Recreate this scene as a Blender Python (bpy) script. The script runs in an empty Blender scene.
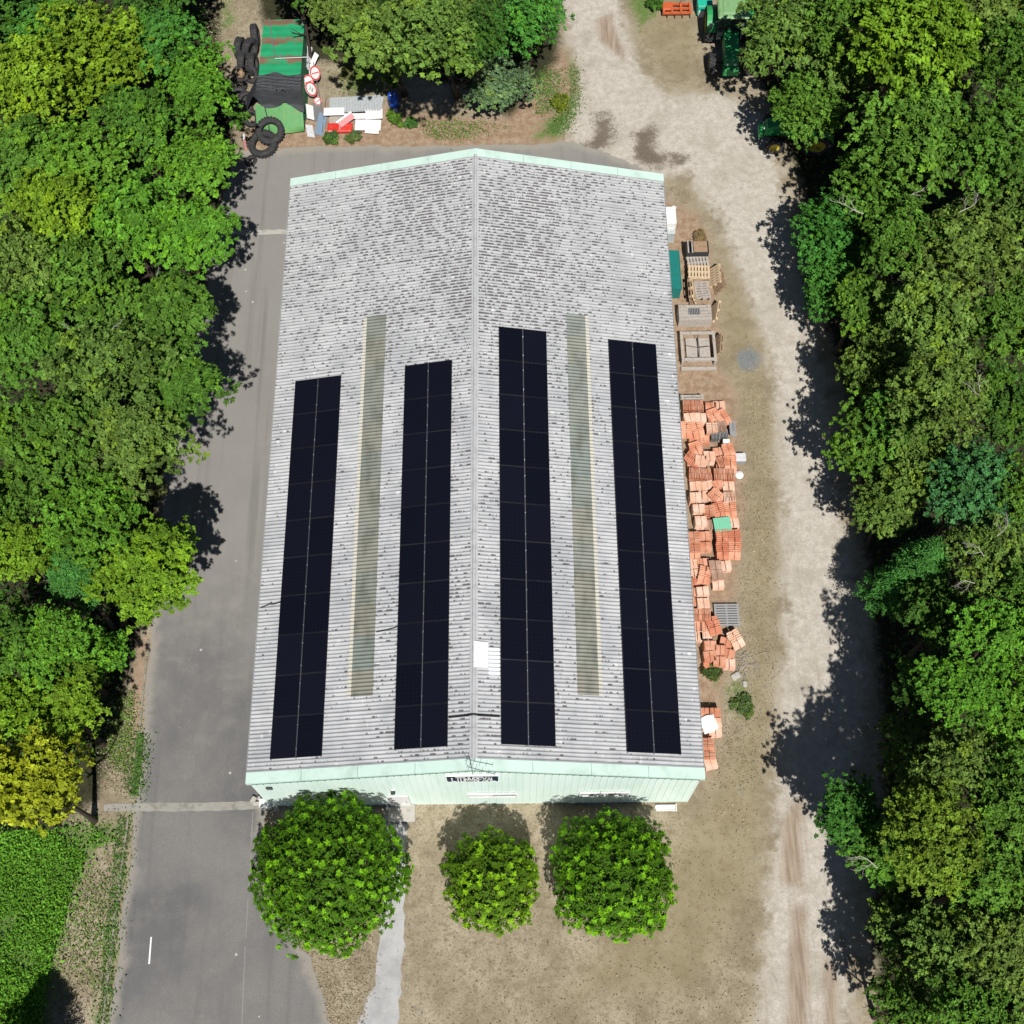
import bpy, math, random
import numpy as np
from mathutils import Matrix, Vector, Euler
R_ = math.radians
S = bpy.context.scene
C = S.collection
random.seed(7)

# ------------------------------------------------------------------ camera (drone 60 m up, looking 24 deg off the vertical)
F, PC, H = 1300.0, 512.0, 60.0
Yd = np.array([484 - PC, PC + 2413, -F]); Yd /= np.linalg.norm(Yd)
Dd = np.array([523 - PC, PC - 1090, -F]); Zd = -Dd / np.linalg.norm(Dd)
Zd = Zd - Yd * (Zd @ Yd); Zd /= np.linalg.norm(Zd)
Xd = np.cross(Yd, Zd)
RC = np.array([Xd, Yd, Zd])
cam = bpy.data.cameras.new('camera'); cam.sensor_width = 36; cam.lens = F / 1024 * 36; cam.clip_end = 5000
co = bpy.data.objects.new('camera', cam); C.objects.link(co)
M4 = Matrix([list(RC[0]) + [0], list(RC[1]) + [0], list(RC[2]) + [H], [0, 0, 0, 1]])
co.matrix_world = M4
S.camera = co

def at(px, py, z=0.0):
    d = RC @ np.array([px - PC, PC - py, -F]); t = (z - H) / d[2]
    return Vector((d[0] * t, d[1] * t, z))
def pxm(p):   # pixels per metre at a point
    return F / -(RC.T @ (np.array(p) - np.array([0, 0, H])))[2]

# ------------------------------------------------------------------ object helpers
def tag(o, label=None, cat=None, group=None, kind=None):
    if label: o['label'] = label
    if cat: o['category'] = cat
    if group: o['group'] = group
    if kind: o['kind'] = kind
    return o
def thing(name, loc, label, cat, rz=0.0, group=None):
    o = bpy.data.objects.new(name, None); C.objects.link(o)
    o.empty_display_size = 0.3
    o.location = loc; o.rotation_euler = (0, 0, rz)
    return tag(o, label, cat, group)
def link(name, me, parent=None, loc=None, rot=None, scale=None):
    o = bpy.data.objects.new(name, me); C.objects.link(o)
    if parent: o.parent = parent
    if loc is not None: o.location = loc
    if rot is not None: o.rotation_euler = rot
    if scale is not None: o.scale = scale
    return o

class MB:
    def __init__(s): s.v = []; s.f = []; s.m = []; s.sm = []; s.cur = 0; s.T = Matrix.Identity(4)
    def add(s, vs, fs, smooth=False):
        b = len(s.v)
        s.v += [tuple(s.T @ Vector(v)) for v in vs]
        for f in fs: s.f.append([b + i for i in f]); s.m.append(s.cur); s.sm.append(smooth)
        return s
    def box(s, c, d, rz=0, rx=0, ry=0, taper=1.0):
        x, y, z = d[0] / 2, d[1] / 2, d[2] / 2
        vs = [(-x, -y, -z), (x, -y, -z), (x, y, -z), (-x, y, -z)] + [(a * taper, b * taper, z) for a, b in ((-x, -y), (x, -y), (x, y), (-x, y))]
        e = Matrix.Translation(c) @ Euler((rx, ry, rz)).to_matrix().to_4x4()
        return s.add([e @ Vector(v) for v in vs], [(0, 3, 2, 1), (4, 5, 6, 7), (0, 1, 5, 4), (1, 2, 6, 5), (2, 3, 7, 6), (3, 0, 4, 7)])
    def bbox(s, c, d, b=0.03, rz=0, rx=0, ry=0):   # box with chamfered edges
        x, y, z = d[0] / 2, d[1] / 2, d[2] / 2
        b = min(b, x * .9, y * .9, z * .9)
        e = Matrix.Translation(c) @ Euler((rx, ry, rz)).to_matrix().to_4x4()
        def ring(x, y, b, z): return [(-x + b, -y, z), (x - b, -y, z), (x, -y + b, z), (x, y - b, z), (x - b, y, z), (-x + b, y, z), (-x, y - b, z), (-x, -y + b, z)]
        L = [ring(x - b, y - b, b * .5, -z), ring(x, y, b, -z + b), ring(x, y, b, z - b), ring(x - b, y - b, b * .5, z)]
        vs = [e @ Vector(v) for r in L for v in r]; fs = [tuple(range(7, -1, -1)), tuple(range(24, 32))]
        for k in range(3):
            for i in range(8): j = (i + 1) % 8; fs.append((k * 8 + i, k * 8 + j, k * 8 + 8 + j, k * 8 + 8 + i))
        return s.add(vs, fs)
    def tube(s, pts, rads, n=8, caps=True, smooth=True):
        pts = [Vector(p) for p in pts]
        if not hasattr(rads, '__len__'): rads = [rads] * len(pts)
        vs = []; up = None
        for i, p in enumerate(pts):
            d = (pts[min(i + 1, len(pts) - 1)] - pts[max(i - 1, 0)]).normalized()
            if up is None:
                up = Vector((0, 0, 1)) if abs(d.z) < .9 else Vector((1, 0, 0))
            a = d.cross(up).normalized(); b = a.cross(d).normalized(); up = b
            for k in range(n):
                t = 2 * math.pi * k / n
                vs.append(p + (a * math.cos(t) + b * math.sin(t)) * rads[i])
        fs = []
        for i in range(len(pts) - 1):
            for k in range(n):
                j = (k + 1) % n; fs.append((i * n + k, i * n + j, i * n + n + j, i * n + n + k))
        s.add(vs, fs, smooth)
        if caps:
            s.add(vs[:n], [tuple(range(n - 1, -1, -1))]); s.add(vs[-n:], [tuple(range(n))])
        return s
    def lathe(s, prof, c=(0, 0, 0), axis='z', n=24, smooth=True, closed=False):
        vs = []; m = len(prof)
        for k in range(n):
            t = 2 * math.pi * k / n
            for r, h in prof:
                p = (r * math.cos(t), r * math.sin(t), h)
                if axis == 'x': p = (h, p[0], p[1])
                if axis == 'y': p = (p[0], h, p[1])
                vs.append((p[0] + c[0], p[1] + c[1], p[2] + c[2]))
        fs = []
        for k in range(n):
            j = (k + 1) % n
            for i in range(m if closed else m - 1):
                q = (i + 1) % m; fs.append((k * m + i, j * m + i, j * m + q, k * m + q))
        return s.add(vs, fs, smooth)
    def prism(s, poly, z0, z1):
        n = len(poly)
        vs = [(p[0], p[1], z0) for p in poly] + [(p[0], p[1], z1) for p in poly]
        return s.add(vs, [tuple(range(n - 1, -1, -1)), tuple(range(n, 2 * n))] + [(i, (i + 1) % n, n + (i + 1) % n, n + i) for i in range(n)])
    def extr_x(s, poly, x0, x1):   # polygon in (y,z) swept along x
        n = len(poly)
        vs = [(x0, p[0], p[1]) for p in poly] + [(x1, p[0], p[1]) for p in poly]
        return s.add(vs, [tuple(range(n)), tuple(range(2 * n - 1, n - 1, -1))] + [(i, n + i, n + (i + 1) % n, (i + 1) % n) for i in range(n)])
    def extr_y(s, poly, y0, y1):   # polygon in (x,z) swept along y
        n = len(poly)
        vs = [(p[0], y0, p[1]) for p in poly] + [(p[0], y1, p[1]) for p in poly]
        return s.add(vs, [tuple(range(n)), tuple(range(2 * n - 1, n - 1, -1))] + [(i, n + i, n + (i + 1) % n, (i + 1) % n) for i in range(n)])
    def mesh(s, name, mats):
        me = bpy.data.meshes.new(name); me.from_pydata(s.v, [], s.f)
        for m in (mats if isinstance(mats, (list, tuple)) else [mats]): me.materials.append(m)
        me.polygons.foreach_set('material_index', s.m); me.polygons.foreach_set('use_smooth', s.sm)
        import bmesh
        bm = bmesh.new(); bm.from_mesh(me); bmesh.ops.recalc_face_normals(bm, faces=bm.faces[:]); bm.to_mesh(me); bm.free()
        me.update(); return me
    def build(s, name, mats, parent=None, loc=None, rot=None):
        return link(name, s.mesh(name, mats), parent, loc, rot)

# ------------------------------------------------------------------ material helpers
class NT:
    def __init__(s, name):
        s.mat = bpy.data.materials.new(name); s.mat.use_nodes = True; s.nt = s.mat.node_tree; s.nt.nodes.clear()
        s.out = s.nt.nodes.new('ShaderNodeOutputMaterial')
    def n(s, t, **kw):
        nd = s.nt.nodes.new('ShaderNode' + t)
        for k, v in kw.items():
            if k.startswith('i_'):
                key = k[2:]; key = int(key) if key.isdigit() else key.replace('_', ' ')
                s.set(nd.inputs[key], v)
            else: setattr(nd, k, v)
        return nd
    def set(s, sock, v):
        if isinstance(v, bpy.types.NodeSocket): s.nt.links.new(v, sock)
        elif hasattr(v, '__len__') and sock.type == 'RGBA' and len(v) == 3: sock.default_value = (*v, 1)
        else: sock.default_value = v
    def math(s, op, a, b=0.0, c=0.0, clamp=False):
        nd = s.n('Math', operation=op, use_clamp=clamp); s.set(nd.inputs[0], a); s.set(nd.inputs[1], b); s.set(nd.inputs[2], c); return nd.outputs[0]
    def mix(s, fac, a, b, mode='MIX'):
        nd = s.n('Mix', data_type='RGBA', blend_type=mode); s.set(nd.inputs[0], fac); s.set(nd.inputs[6], a); s.set(nd.inputs[7], b); return nd.outputs[2]
    def ramp(s, v, a, b, lo=0.0, hi=1.0):
        nd = s.n('MapRange', interpolation_type='SMOOTHSTEP'); s.set(nd.inputs[0], v); nd.inputs[1].default_value = a; nd.inputs[2].default_value = b; nd.inputs[3].default_value = lo; nd.inputs[4].default_value = hi; return nd.outputs[0]
    def noise(s, vec, scale, detail=4, rough=.55, dist=0.0):
        nd = s.n('TexNoise'); s.set(nd.inputs['Vector'], vec); nd.inputs['Scale'].default_value = scale; nd.inputs['Detail'].default_value = detail; nd.inputs['Roughness'].default_value = rough; nd.inputs['Distortion'].default_value = dist; return nd.outputs[0]
    def pos(s): return s.n('NewGeometry').outputs['Position']
    def obj(s): return s.n('TexCoord').outputs['Object']
    def scaled(s, vec, x, y, z):
        nd = s.n('VectorMath', operation='MULTIPLY'); s.set(nd.inputs[0], vec); nd.inputs[1].default_value = (x, y, z); return nd.outputs[0]
    def attr(s, name):
        return s.n('Attribute', attribute_name=name).outputs['Fac']
    def bsdf(s, col, rough=.8, spec=.3, metal=0.0, bump=None, bstr=.3, bdist=.02, **kw):
        b = s.n('BsdfPrincipled'); s.set(b.inputs['Base Color'], col); s.set(b.inputs['Roughness'], rough); s.set(b.inputs['Metallic'], metal); s.set(b.inputs['Specular IOR Level'], spec)
        for k, v in kw.items(): s.set(b.inputs[k.replace('_', ' ')], v)
        if bump is not None:
            bp = s.n('Bump'); bp.inputs['Strength'].default_value = bstr; bp.inputs['Distance'].default_value = bdist; s.set(bp.inputs['Height'], bump); s.nt.links.new(bp.outputs[0], b.inputs['Normal'])
        return b
    def done(s, sh):
        s.nt.links.new(sh.outputs[0] if not isinstance(sh, bpy.types.NodeSocket) else sh, s.out.inputs[0]); return s.mat

def basic(name, col, rough=.7, spec=.3, metal=0.0, var=.25, scale=3.0, dirt=None, dirt_amt=.5, bump=0.0):
    """paint / metal / plastic with blotchy wear"""
    g = NT(name); p = g.obj()
    n1 = g.noise(p, scale, 5); n2 = g.noise(p, scale * 7, 3)
    f = g.math('MULTIPLY_ADD', g.math('SUBTRACT', g.math('ADD', n1, n2), 1.0), var, 1.0)
    c = g.n('VectorMath', operation='SCALE'); c.inputs[0].default_value = col; g.set(c.inputs['Scale'], f); c = c.outputs[0]
    if dirt:
        c = g.mix(g.math('MULTIPLY', g.ramp(g.noise(p, scale * 1.7, 6, .65), .48, .68), dirt_amt), c, dirt)
    return g.done(g.bsdf(c, rough, spec, metal, bump=n2 if bump else None, bstr=bump))

M = {}
M['mint'] = basic('mint_flashing_paint', (.54, .70, .62), .5, .3, var=.14, scale=.6, dirt=(.30, .40, .32), dirt_amt=.35)
M['white'] = basic('white_paint', (.78, .78, .76), .5, .3, var=.1, dirt=(.45, .42, .36), dirt_amt=.3)
M['greypale'] = basic('pale_grey_sheet', (.42, .45, .45), .5, .4, var=.18, dirt=(.2, .2, .17), dirt_amt=.4)
M['alu'] = basic('aluminium', (.62, .63, .65), .35, .5, .9, var=.1)
M['steel'] = basic('galvanised_steel', (.42, .43, .43), .45, .5, .7, var=.2)
M['dark'] = basic('dark_metal', (.03, .032, .036), .5, .4, var=.3)
M['black'] = basic('black_cable', (.02, .02, .022), .6, .3)
M['rubber'] = basic('tyre_rubber', (.035, .035, .037), .8, .25, var=.35, scale=2.5, dirt=(.10, .09, .075), dirt_amt=.5, bump=.3)
M['concrete'] = basic('concrete', (.42, .40, .36), .9, .2, var=.25, scale=1.2, dirt=(.2, .18, .14), dirt_amt=.5, bump=.2)
M['tractor'] = basic('tractor_green_paint', (.02, .28, .075), .55, .5, var=.15, dirt=(.12, .11, .06), dirt_amt=.25)
M['tractorroof'] = basic('faded_green_plastic', (.20, .36, .16), .5, .3, var=.15, dirt=(.12, .14, .06), dirt_amt=.35)
M['yellow'] = basic('yellow_rim_paint', (.55, .45, .04), .4, .4, var=.2, dirt=(.2, .15, .06))
M['glass'] = basic('cab_glass', (.02, .03, .03), .06, .6)
M['teal'] = basic('teal_cover', (.012, .17, .15), .5, .35, var=.3, scale=2, dirt=(.03, .09, .07), dirt_amt=.5)
M['tealbright'] = basic('teal_green_paint', (.02, .42, .28), .45, .4, var=.15)
M['orange'] = basic('orange_red_paint', (.55, .11, .035), .5, .35, var=.25, dirt=(.25, .12, .06), dirt_amt=.5)
M['blue'] = basic('blue_plastic', (.012, .09, .55), .35, .4, var=.15, dirt=(.05, .08, .2), dirt_amt=.3)
M['red'] = basic('red_plastic', (.62, .035, .025), .45, .4, var=.15, dirt=(.5, .2, .15), dirt_amt=.3)
M['pink'] = basic('faded_pink_plastic', (.6, .28, .28), .5, .3, var=.15)
M['signback'] = basic('sign_backing', (.62, .62, .63), .45, .4, var=.15, dirt=(.35, .33, .3))
M['woodpale'] = basic('pale_new_timber', (.56, .43, .28), .8, .2, var=.25, scale=5)
M['woodgrey'] = basic('weathered_grey_timber', (.40, .36, .32), .9, .2, var=.3, scale=4, dirt=(.17, .14, .12), dirt_amt=.5)
M['woodbrown'] = basic('brown_timber', (.33, .22, .14), .85, .2, var=.35, scale=4, dirt=(.13, .09, .06))
M['navy'] = basic('dark_navy_board', (.012, .03, .06), .5, .3)
M['bark'] = basic('tree_bark', (.065, .052, .04), .95, .1, var=.4, scale=4, bump=.5)
M['deadwood'] = basic('bare_bleached_wood', (.42, .39, .35), .9, .15, var=.25, scale=5)
M['slate'] = basic('grey_tile', (.30, .30, .30), .8, .25, var=.25, scale=4)
M['minttile'] = basic('mint_sheet', (.22, .55, .38), .6, .3, var=.15)
M['skin_red'] = basic('rusty_red', (.3, .08, .05), .7, .2, var=.3)

def mat_tile(name, col, pale):
    g = NT(name); p = g.obj(); w = g.pos()
    n1 = g.noise(w, 1.7, 3); n2 = g.noise(p, 14, 4); n3 = g.noise(p, 40, 2)
    c = g.mix(g.ramp(n1, .35, .65), col, pale)
    c = g.mix(g.math('MULTIPLY', g.ramp(n2, .5, .75), .45), c, (pale[0] * .95, pale[1] * .9, pale[2] * .85))
    c = g.mix(g.math('MULTIPLY', g.ramp(n3, .56, .78), .6), c, (.13, .065, .045))
    return g.done(g.bsdf(c, .9, .15, bump=n2, bstr=.3))
M['tile_orange'] = mat_tile('fired_clay_orange', (.50, .20, .115), (.64, .33, .22))
M['tile_pale'] = mat_tile('bleached_clay', (.64, .38, .26), (.74, .53, .42))
M['tile_deep'] = mat_tile('deep_red_clay', (.42, .14, .08), (.54, .23, .14))
M['tile_brown'] = mat_tile('brown_weathered_clay', (.33, .20, .14), (.50, .33, .25))

# wall cladding
def mat_wall():
    g = NT('mint_ribbed_cladding'); p = g.pos()
    n = g.noise(g.scaled(p, 1.2, 1.2, .25), 1.5, 5)
    c = g.mix(g.ramp(n, .35, .75), (.77, .91, .84), (.69, .86, .77))
    return g.done(g.bsdf(c, .5, .3))
M['wall'] = mat_wall()

# fibre cement roof with lichen dashes in the corrugations
PITCH = .177
YF, YB, XM, XL, XR, ZR, ZE = 12.08, 44.03, -1.895, -11.715, 7.92, 6.72, 4.5
SL = (ZR - ZE) / (XR - XM); ANG = math.atan(SL)
def mat_roof():
    g = NT('weathered_fibre_cement'); p = g.pos()
    sp = g.n('SeparateXYZ'); g.set(sp.inputs[0], p)
    X, Y = sp.outputs[0], sp.outputs[1]
    u = g.math('DIVIDE', Y, PITCH); row = g.math('FLOOR', u); ph = g.math('SUBTRACT', u, row)
    cb = g.n('CombineXYZ'); g.set(cb.inputs[0], g.math('MULTIPLY', X, 1.0)); g.set(cb.inputs[1], g.math('MULTIPLY', row, 3.713))
    dash = g.noise(cb.outputs[0], 3.9, 3, .6)
    big = g.noise(g.scaled(p, .5, .35, 0), .55, 4, .6)
    # denser towards the ridge and the older back half
    back = g.ramp(Y, 27, 38, 0, 1)
    nearr = g.ramp(g.math('ABSOLUTE', g.math('SUBTRACT', X, XM)), 1.5, 9.5, 1, 0)
    dens = g.math('ADD', g.math('MULTIPLY', back, .085), g.math('MULTIPLY', nearr, .07))
    dens = g.math('ADD', dens, g.math('MULTIPLY', g.math('SUBTRACT', big, .5), .24))
    th = g.math('SUBTRACT', .636, dens)
    off = g.math('ABSOLUTE', g.math('SUBTRACT', ph, g.math('ADD', .46, g.math('MULTIPLY', g.noise(p, 7, 2), .16))))
    m = g.ramp(g.math('SUBTRACT', g.math('MINIMUM', g.math('MULTIPLY', g.math('SUBTRACT', dash, th), 4.5), .17), off), -.13, .05)
    blot = g.noise(g.scaled(p, 1, .6, 1), .8, 6, .6)
    base = g.mix(g.ramp(blot, .3, .7), (.35, .36, .37), (.465, .47, .475))
    warm = g.ramp(Y, 26, 40, 0, .35)
    base = g.mix(warm, base, (.39, .39, .385))
    cb2 = g.n('CombineXYZ'); g.set(cb2.inputs[0], g.math('MULTIPLY', X, 1.6)); g.set(cb2.inputs[1], g.math('MULTIPLY', row, 1.37)); cb2.inputs[2].default_value = 7
    wh = g.ramp(g.noise(cb2.outputs[0], 2.0, 2, .5), .66, .74)
    base = g.mix(g.math('MULTIPLY', wh, .5), base, (.72, .72, .71))
    cb3 = g.n('CombineXYZ'); g.set(cb3.inputs[0], g.math('MULTIPLY', X, .28)); g.set(cb3.inputs[1], g.math('MULTIPLY', row, 2.17)); cb3.inputs[2].default_value = 3
    rw = g.math('MULTIPLY', g.ramp(g.noise(cb3.outputs[0], 1.6, 4, .6), .45, .65), g.ramp(g.math('ABSOLUTE', g.math('SUBTRACT', ph, .5)), .1, .4, 1, 0))
    base = g.mix(g.math('MULTIPLY', rw, .5), base, (.17, .17, .18))
    lng = g.noise(g.scaled(p, .25, 6, 1), 1.0, 3)
    base = g.mix(g.math('MULTIPLY', g.ramp(lng, .55, .75), .35), base, (.28, .28, .29))
    c = g.mix(g.math('MULTIPLY', m, .86), base, (.062, .05, .052))
    return g.done(g.bsdf(c, .9, .2))
M['roof'] = mat_roof()
def mat_sky():
    g = NT('translucent_rooflight_sheet'); p = g.pos()
    sp = g.n('SeparateXYZ'); g.set(sp.inputs[0], p)
    row = g.math('FLOOR', g.math('DIVIDE', sp.outputs[1], 1.52))
    wn = g.n('TexWhiteNoise', noise_dimensions='2D'); cb = g.n('CombineXYZ'); g.set(cb.inputs[0], row); g.set(cb.inputs[1], g.math('FLOOR', g.math('DIVIDE', sp.outputs[0], 6))); g.set(wn.inputs['Vector'], cb.outputs[0])
    c = g.mix(wn.outputs['Value'], (.195, .235, .215), (.25, .24, .195))
    c = g.mix(g.ramp(g.noise(g.scaled(p, 1, .5, 1), 1.4, 5, .6), .4, .75), c, (.12, .13, .105))
    ph = g.math('FRACT', g.math('DIVIDE', sp.outputs[1], PITCH)); c = g.mix(g.math('MULTIPLY', g.ramp(g.math('ABSOLUTE', g.math('SUBTRACT', ph, .5)), .12, .34, 1, 0), .38), c, (.085, .085, .065))
    return g.done(g.bsdf(c, .45, .3))
M['rooflight'] = mat_sky()
def mat_seal():
    g = NT('yellowed_sealing_strip'); p = g.pos(); sp = g.n('SeparateXYZ'); g.set(sp.inputs[0], p)
    ph = g.math('FRACT', g.math('DIVIDE', sp.outputs[1], PITCH)); m = g.ramp(g.math('ABSOLUTE', g.math('SUBTRACT', ph, .5)), .15, .4)
    m = g.math('MULTIPLY', m, g.ramp(g.noise(p, 3, 4, .6), .3, .6, .25, 1))
    return g.done(g.bsdf(g.mix(m, (.40, .40, .37), (.56, .50, .35)), .6, .3))
M['seal'] = mat_seal()
M['ridge'] = basic('ridge_cap_cement', (.46, .465, .47), .85, .2, var=.25, scale=1.5, dirt=(.24, .24, .24), dirt_amt=.4)

def mat_pv():
    g = NT('photovoltaic_glass'); p = g.obj()
    sp = g.n('SeparateXYZ'); g.set(sp.inputs[0], p)
    def grid(v, n):
        t = g.math('MULTIPLY', v, n); fr = g.math('FRACT', t); return g.ramp(g.math('ABSOLUTE', g.math('SUBTRACT', fr, .5)), .45, .5)
    gx = grid(sp.outputs[0], 5.4); gy = grid(sp.outputs[1], 5.5)
    m = g.math('MAXIMUM', gx, gy)
    oi = g.n('ObjectInfo').outputs['Random']
    c = g.mix(oi, (.0036, .0046, .009), (.006, .0068, .013))
    c = g.mix(g.math('MULTIPLY', m, .5), c, (.012, .0135, .022))
    return g.done(g.bsdf(c, .25, .28))
M['pv'] = mat_pv()
M['pvframe'] = basic('black_anodised_frame', (.018, .018, .022), .4, .4, .3)

def mat_asphalt():
    g = NT('worn_asphalt'); p = g.pos()
    big = g.noise(p, .16, 5, .6, .4); mid = g.noise(p, .9, 5, .65); fine = g.noise(p, 14, 4, .7); grit = g.noise(p, 45, 2, .7)
    c = g.mix(g.ramp(big, .35, .65), (.135, .132, .132), (.205, .195, .183))
    c = g.mix(g.math('MULTIPLY', g.ramp(mid, .45, .75), .5), c, (.235, .22, .195))
    c = g.mix(g.math('MULTIPLY', g.ramp(fine, .3, .7), .35), c, (.09, .088, .088))
    c = g.mix(g.math('MULTIPLY', g.ramp(grit, .62, .75), .4), c, (.33, .31, .28))
    # the further half is older and dustier
    sp = g.n('SeparateXYZ'); g.set(sp.inputs[0], p)
    old = g.math('ADD', sp.outputs[1], g.math('MULTIPLY', g.math('SUBTRACT', mid, .5), 9))
    c = g.mix(g.ramp(old, 15, 26, 0, .6), c, (.275, .26, .235))
    tk = g.noise(g.scaled(p, 1.6, .06, 1), 1.0, 4, .6)
    c = g.mix(g.math('MULTIPLY', g.ramp(tk, .5, .7), .35), c, (.10, .098, .098))
    sc = g.noise(g.scaled(p, 2.2, .8, 1), 2.2, 6, .75, .6)
    c = g.mix(g.math('MULTIPLY', g.ramp(sc, .6, .72), .4), c, (.30, .285, .26))
    cr = g.n('TexVoronoi', feature='DISTANCE_TO_EDGE'); cr.inputs['Scale'].default_value = .33
    wv = g.n('VectorMath', operation='ADD'); g.set(wv.inputs[0], p); nz = g.n('TexNoise'); nz.inputs['Scale'].default_value = 1.6; g.set(nz.inputs['Vector'], p); g.set(wv.inputs[1], nz.outputs['Color']); g.set(cr.inputs['Vector'], wv.outputs[0])
    crack = g.math('MULTIPLY', g.ramp(cr.outputs['Distance'], .003, .014, 1, 0), g.ramp(g.noise(p, .3, 2), .5, .62))
    c = g.mix(g.math('MULTIPLY', crack, .0), c, (.34, .32, .28))
    pb = g.n('TexVoronoi', feature='F1'); pb.inputs['Scale'].default_value = .8; g.set(pb.inputs['Vector'], p)
    c = g.mix(g.ramp(pb.outputs['Distance'], .035, .06, .9, 0), c, (.48, .44, .38))
    e = g.attr('edge'); c = g.mix(g.math('MULTIPLY', g.ramp(g.math('ADD', e, g.math('MULTIPLY', g.math('SUBTRACT', mid, .5), .9)), .35, .9), .75), c, (.30, .275, .235))
    return g.done(g.bsdf(c, .9, .2, bump=fine, bstr=.25, bdist=.01))
M['asphalt'] = mat_asphalt()
def mat_path():
    g = NT('pale_gravel_concrete'); p = g.pos()
    c = g.mix(g.ramp(g.noise(p, 1.2, 6, .65), .35, .65), (.34, .335, .33), (.44, .435, .425))
    c = g.mix(g.math('MULTIPLY', g.ramp(g.noise(p, 25, 3, .7), .5, .7), .5), c, (.24, .235, .23))
    return g.done(g.bsdf(c, .9, .2, bump=g.noise(p, 30, 3), bstr=.3, bdist=.01))
M['path'] = mat_path()

def mat_ground():
    g = NT('dry_ground'); p = g.pos()
    n0 = g.noise(p, .12, 4, .55); n1 = g.noise(p, .55, 5, .62, .3); n2 = g.noise(p, 2.6, 5, .68); n3 = g.noise(p, 9, 4, .7); n4 = g.noise(p, 32, 3, .7)
    # dry lawn
    c = g.mix(g.ramp(n1, .3, .7), (.225, .185, .122), (.385, .330, .240))
    c = g.mix(g.math('MULTIPLY', g.ramp(n2, .48, .66), .65), c, (.175, .138, .088))
    c = g.mix(g.math('MULTIPLY', g.ramp(n3, .46, .68), .72), c, (.16, .128, .078))
    c = g.mix(g.math('MULTIPLY', g.ramp(n4, .52, .72), .5), c, (.45, .39, .28))
    def w(name, k=1.1, lo=.38, hi=.62):
        nn = g.math('ADD', g.math('MULTIPLY', n1, .45), g.math('ADD', g.math('MULTIPLY', n2, .35), g.math('ADD', g.math('MULTIPLY', n3, .3), .0)))
        return g.ramp(g.math('ADD', g.attr(name), g.math('MULTIPLY', g.math('SUBTRACT', nn, .55), k)), lo, hi)
    olive = g.mix(g.ramp(n3, .35, .65), (.165, .135, .06), (.30, .25, .14))
    c = g.mix(g.math('MULTIPLY', w('olive', 3.2, .2, 1.1), .5), c, olive)
    soil = g.mix(g.ramp(n2, .35, .65), (.25, .165, .105), (.36, .265, .185))
    soil = g.mix(g.math('MULTIPLY', g.ramp(n3, .55, .72), .6), soil, (.13, .085, .055))
    soil = g.mix(g.math('MULTIPLY', g.ramp(n4, .6, .72), .45), soil, (.48, .38, .28))
    c = g.mix(w('soil', 2.2, .25, .8), c, soil)
    green = g.mix(g.ramp(n3, .35, .65), (.07, .14, .03), (.15, .205, .06))
    c = g.mix(w('green', 4.0, .3, 1.0), c, green)
    gr = g.mix(g.ramp(n2, .3, .7), (.375, .34, .285), (.52, .48, .415))
    gr = g.mix(g.math('MULTIPLY', g.ramp(n3, .48, .68), .6), gr, (.27, .24, .195))
    gr = g.mix(g.math('MULTIPLY', g.ramp(n4, .5, .68), .6), gr, (.64, .60, .54))
    gr = g.mix(g.math('MULTIPLY', g.ramp(n1, .45, .7), .55), gr, (.32, .285, .225))
    st = g.noise(g.scaled(p, 4.5, .22, 1), 1.0, 4, .6)
    gr = g.mix(g.math('MULTIPLY', g.ramp(st, .5, .7), g.math('MULTIPLY', g.attr('rutzone'), .5)), gr, (.30, .25, .19))
    c = g.mix(w('gravel', 3.0, .2, .85), c, gr)
    rut = g.mix(g.ramp(g.noise(g.scaled(p, 7, .5, 1), 1.0, 4, .65), .35, .65), (.235, .175, .125), (.36, .285, .215))
    c = g.mix(g.math('MULTIPLY', w('rut', 1.2, .2, .75), .95), c, rut)
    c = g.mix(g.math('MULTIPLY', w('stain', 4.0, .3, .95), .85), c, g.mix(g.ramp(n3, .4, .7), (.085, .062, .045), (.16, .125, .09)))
    c = g.mix(g.math('MULTIPLY', w('cement', 3.0, .2, .9), .85), c, g.mix(g.ramp(n4, .6, .7), (.16, .185, .20), (.45, .45, .45)))
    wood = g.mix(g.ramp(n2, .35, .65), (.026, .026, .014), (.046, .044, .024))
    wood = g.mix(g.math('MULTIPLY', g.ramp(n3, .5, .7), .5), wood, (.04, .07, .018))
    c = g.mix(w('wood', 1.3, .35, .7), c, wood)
    hb = g.math('ADD', g.math('MULTIPLY', n3, .6), g.math('MULTIPLY', n4, .4))
    return g.done(g.bsdf(c, .95, .1, bump=hb, bstr=.5, bdist=.05))
M['ground'] = mat_ground()

def mat_leaf(name, trans=.08):
    g = NT(name)
    col = g.n('ObjectInfo').outputs['Color']
    t = g.attr('tint'); y = g.attr('young')
    c = g.n('VectorMath', operation='SCALE'); g.set(c.inputs[0], col); g.set(c.inputs['Scale'], t); c = c.outputs[0]
    yc = g.n('VectorMath', operation='MULTIPLY'); g.set(yc.inputs[0], c); yc.inputs[1].default_value = (1.45, 1.35, .7)
    c = g.mix(y, c, yc.outputs[0])
    b = g.bsdf(c, .6, .12)
    tr = g.n('BsdfTranslucent'); g.set(tr.inputs[0], c)
    mx = g.n('MixShader'); mx.inputs[0].default_value = trans; g.nt.links.new(b.outputs[0], mx.inputs[1]); g.nt.links.new(tr.outputs[0], mx.inputs[2])
    return g.done(mx)
M['leaf'] = mat_leaf('tree_leaves')

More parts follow.
